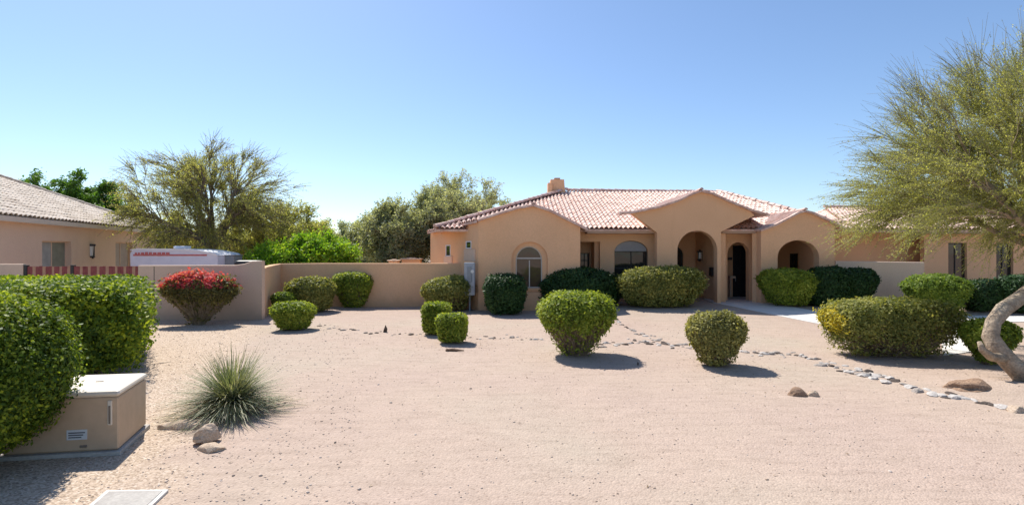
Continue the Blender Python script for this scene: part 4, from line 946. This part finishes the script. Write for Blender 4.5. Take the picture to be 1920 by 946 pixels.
# ------------------------------------------------------------------ rocks
def rock_mesh(seed, sub=2, squash=(1, .8, .5), flat=.5):
    import bmesh
    bm = bmesh.new(); bmesh.ops.create_icosphere(bm, subdivisions=sub, radius=1)
    for v in bm.verts:
        n = noise.noise(v.co*1.3+Vector((seed*7.1, 0, 0)))*.35+noise.noise(v.co*3+Vector((0, seed*3.3, 0)))*.14
        v.co = v.co*(1+n)
        for ax in (Vector((math.sin(seed), math.cos(seed), .3)).normalized(), Vector((-math.cos(seed*2), math.sin(seed*3), .6)).normalized(), Vector((math.sin(seed*5), -.8, .1)).normalized()):
            dd = v.co.dot(ax)
            if dd > .72: v.co -= ax*(dd-.72)*.85
        v.co = Vector((v.co.x*squash[0], v.co.y*squash[1], max(v.co.z, -.35)*squash[2]))
    me = bpy.data.meshes.new('stone'); bm.to_mesh(me); bm.free(); return me
def rock(name, mat, loc, size, label, group=None, seed=0, sq=(1, .8, .5), rz=0, sub=2, cat='rock', tilt=0):
    me = rock_mesh(seed, sub, sq); me.materials.append(mat)
    o = bpy.data.objects.new(name, me); COL.objects.link(o); o.location = loc; o.scale = (size,)*3; o.rotation_euler = (tilt, 0, rz)
    return tag(o, label, cat, group)
protos = {}
for mname in ('stone', 'stone_white', 'stone_dark'):
    protos[mname] = []
    for k in range(5):
        me = rock_mesh(k*1.7+len(mname), 2, (1, .75, random.choice([.32, .42, .5]))); me.materials.append(M[mname]); protos[mname].append(me)
def stone_row(pts, n, size, wts, label, group, spread=2.2):
    P = [Vector((a, b)) for a, b in pts]; seg = [(P[i+1]-P[i]).length for i in range(len(P)-1)]; tot = sum(seg)
    for i in range(n):
        s = tot*(i+random.uniform(.15, .85))/n; k = 0
        while k < len(seg)-1 and s > seg[k]: s -= seg[k]; k += 1
        q = P[k].lerp(P[k+1], min(1, s/seg[k])); py = q.y+random.gauss(0, spread); g = G(q.x, py)
        mn = random.choices(['stone', 'stone_white', 'stone_dark'], wts)[0]; z = random.uniform(*size)*.82*random.choice([.6, 1, 1, 1.2])
        o = bpy.data.objects.new('border_stone', random.choice(protos[mn])); COL.objects.link(o)
        o.location = (g.x, g.y, g.z+z*.05); o.scale = (z*random.uniform(.9, 1.3), z, z*random.uniform(.7, 1.2)); o.rotation_euler = (random.uniform(-.15, .15), random.uniform(-.15, .15), random.uniform(0, 6.28))
        tag(o, label, 'stone', group)
stone_row([(592, 613), (640, 616), (720, 624), (790, 626), (825, 632)], 24, (.05, .13), (3, 1, 6), 'small stone in the sparse row leading from the ball shrub to the square shrubs', 'stones of the left border row')
stone_row([(878, 632), (940, 634), (1020, 636)], 16, (.05, .11), (3, 1, 5), 'small stone in the row between the square shrubs and the cup shaped shrub', 'stones of the middle border row')
stone_row([(1150, 592), (1160, 605), (1190, 622), (1235, 640), (1262, 648)], 34, (.05, .13), (4, 2, 4), 'small stone in the row slanting down from behind the cup shaped shrub', 'stones of the slanting border row', 3)
stone_row([(1120, 646), (1180, 643), (1225, 641), (1265, 650), (1300, 652)], 40, (.06, .13), (4, 3, 4), 'stone in the row between the cup shaped shrub and the olive ball shrub', 'stones of the row between the two shrubs', 2.5)
stone_row([(1390, 659), (1450, 664), (1500, 666), (1530, 676)], 34, (.06, .13), (4, 4, 4), 'stone in the row right of the olive ball shrub', 'stones right of the olive shrub')
stone_row([(1530, 677), (1570, 686), (1610, 698), (1680, 714)], 34, (.07, .15), (3, 8, 2), 'pale flat stone in the thick row below the yellow tipped hedge', 'pale stones of the thick border row', 3.5)
stone_row([(1690, 719), (1760, 738), (1810, 747), (1850, 757), (1915, 768)], 26, (.05, .14), (4, 4, 3), 'stone in the broken row running to the right edge below the bent trunk', 'stones of the row at the right edge', 3)
g = G(722, 622); rock('border_stone', M['stone_dark'], g, .14, 'upright pointed dark stone standing up in the left border row', 'stones of the left border row', 3.1, (.5, .4, 1.5), .4, cat='stone', tilt=.3)
g = G(1196, 684); rock('border_stone', M['stone_dark'], g+Vector((0, 0, .02)), .035, 'tiny upright dark stone at the edge of the cup shrub shadow', None, 4.4, (.6, .5, 1.5), .4, cat='stone')
rock('boulder', M['stone_brown'], G(1497, 740), .17, 'darker left one of the two brown rocks on open gravel', None, 1.2, (1.1, .8, .75), .2, 3)
rock('boulder', M['stone_tan'], G(1526, 741), .11, 'smaller paler right one of the two brown rocks on open gravel', None, 2.2, (1, .8, .9), .5, 3)
rock('flat_rock', M['stone_tan'], G(352, 800), .36, 'long flat tan slab rock at the foot of the desert spoon', None, 3.6, (1, .42, .27), .25, 3)
rock('flat_rock', M['stone_tan'], G(302, 679), .22, 'flat pale slab rock by the hedge corner', None, 5.1, (1, .7, .12), .4, 3)
rock('boulder', M['stone_tan'], G(384, 832)+Vector((0, .06, .08)), .17, 'rough tan pointed rock leaning behind the grey stone', None, 6.6, (.95, .6, .85), .6, 3)
rock('boulder', M['stone_tan'], G(399, 842), .17, 'smooth flatter stone in front of the pointed tan rock', None, 7.3, (1.1, .7, .48), .1, 3)
rock('boulder', M['stone_brown'], G(1828, 728)+Vector((.05, .1, -.03)), .38, 'large low brown boulder beside the bent trunk', None, 8.1, (1.15, .8, .42), .0, 4)
rock('boulder', M['stone_tan'], G(1905, 770), .17, 'rough pale rock lump at the right edge', None, 9.4, (1.1, .7, .5), .3, 3)
g = G(852, 658); t = empty('dry_branch', g, 'short dark dead branch lying below the square shrubs', 'branch')
MB().tube([(-.22, 0, .02), (-.05, .01, .035), (.1, -.01, .03), (.24, .0, .02)], [.03, .04, .025, .012], 7).build('stick', M['wood'], t); MB().tube([(-.12, 0, .03), (-.2, -.05, .08)], [.015, .006], 5).build('twig_stub', M['wood'], t)

# loose pebbles and litter over the gravel (uncountable)
import bmesh
def pebbles():
    ico = []; bm = bmesh.new(); bmesh.ops.create_icosphere(bm, subdivisions=1, radius=1); bv = np.array([v.co[:] for v in bm.verts]); bf = np.array([[v.index for v in f.verts] for f in bm.faces]); bm.free()
    n = 5200; y = 2.6+rng.random(n)**1.6*15; x = rng.uniform(-1.05, 1.05, n)*y; left = rng.random(n) < .45; x[left] = -(.30+rng.random(left.sum())*.55)*y[left]
    s = rng.uniform(.004, .011, n)*(1+.05*y); big = rng.random(n) < .03; s[big] *= 1.8
    z = H(x, y); V = bv[None]*s[:, None, None]*rng.uniform(.6, 1.3, (n, 1, 3))*(1+rng.normal(size=(n, len(bv), 1))*.12); V[:, :, 2] *= .6
    V += np.stack([x, y, z+s*.2], 1)[:, None]; me = bpy.data.meshes.new('pebbles'); VV = V.reshape(-1, 3); FF = (bf[None]+np.arange(n)[:, None, None]*len(bv)).reshape(-1, 3)
    me.vertices.add(len(VV)); me.vertices.foreach_set('co', VV.astype(np.float32).ravel()); me.loops.add(FF.size); me.loops.foreach_set('vertex_index', FF.astype(np.int32).ravel())
    me.polygons.add(len(FF)); me.polygons.foreach_set('loop_start', np.arange(0, FF.size, 3, dtype=np.int32)); me.update(calc_edges=True)
    m = mat_leaf('pebble_mix', [(.36,.27,.21),(.50,.40,.33),(.60,.52,.46)], trans=0.0, rough=.9, spec=.2); me.materials.append(m)
    o = bpy.data.objects.new('pebbles', me); COL.objects.link(o); tag(o, 'small loose pebbles scattered over the pinkish gravel', 'pebbles', kind='stuff')
pebbles()
def litter():
    n = 2600; src = []
    for o in list(bpy.data.objects):
        if o.get('category') in ('shrub', 'tree', 'hedge') and o.location.y < 23: src.append((o.location.x, o.location.y, o.location.z))
    src = np.array(src); k = rng.integers(0, len(src), n); C = src[k]+rng.normal(size=(n, 3))*np.array([1.1, .8, 0]); C[:, 1] -= .2
    sp = rng.random(n) < .25; C[sp, 0] = rng.uniform(-9, 12, sp.sum()); C[sp, 1] = rng.uniform(3.5, 18, sp.sum())
    C[:, 2] = H(C[:, 0], C[:, 1])+.012
    lv = leaf_quads(C, np.tile([0, 0, 3.], (n, 1)), .018*(1+.03*C[:, 1])*rng.uniform(.5, 1.4, n), .35)
    m = mat_leaf('dry_leaf', [(.10,.07,.045),(.22,.15,.09),(.36,.27,.16)], trans=.1)
    o = fast_mesh('leaf_litter', lv, n, m); tag(o, 'dry fallen leaves scattered over gravel under the shrubs', 'leaf litter', kind='stuff')
litter()
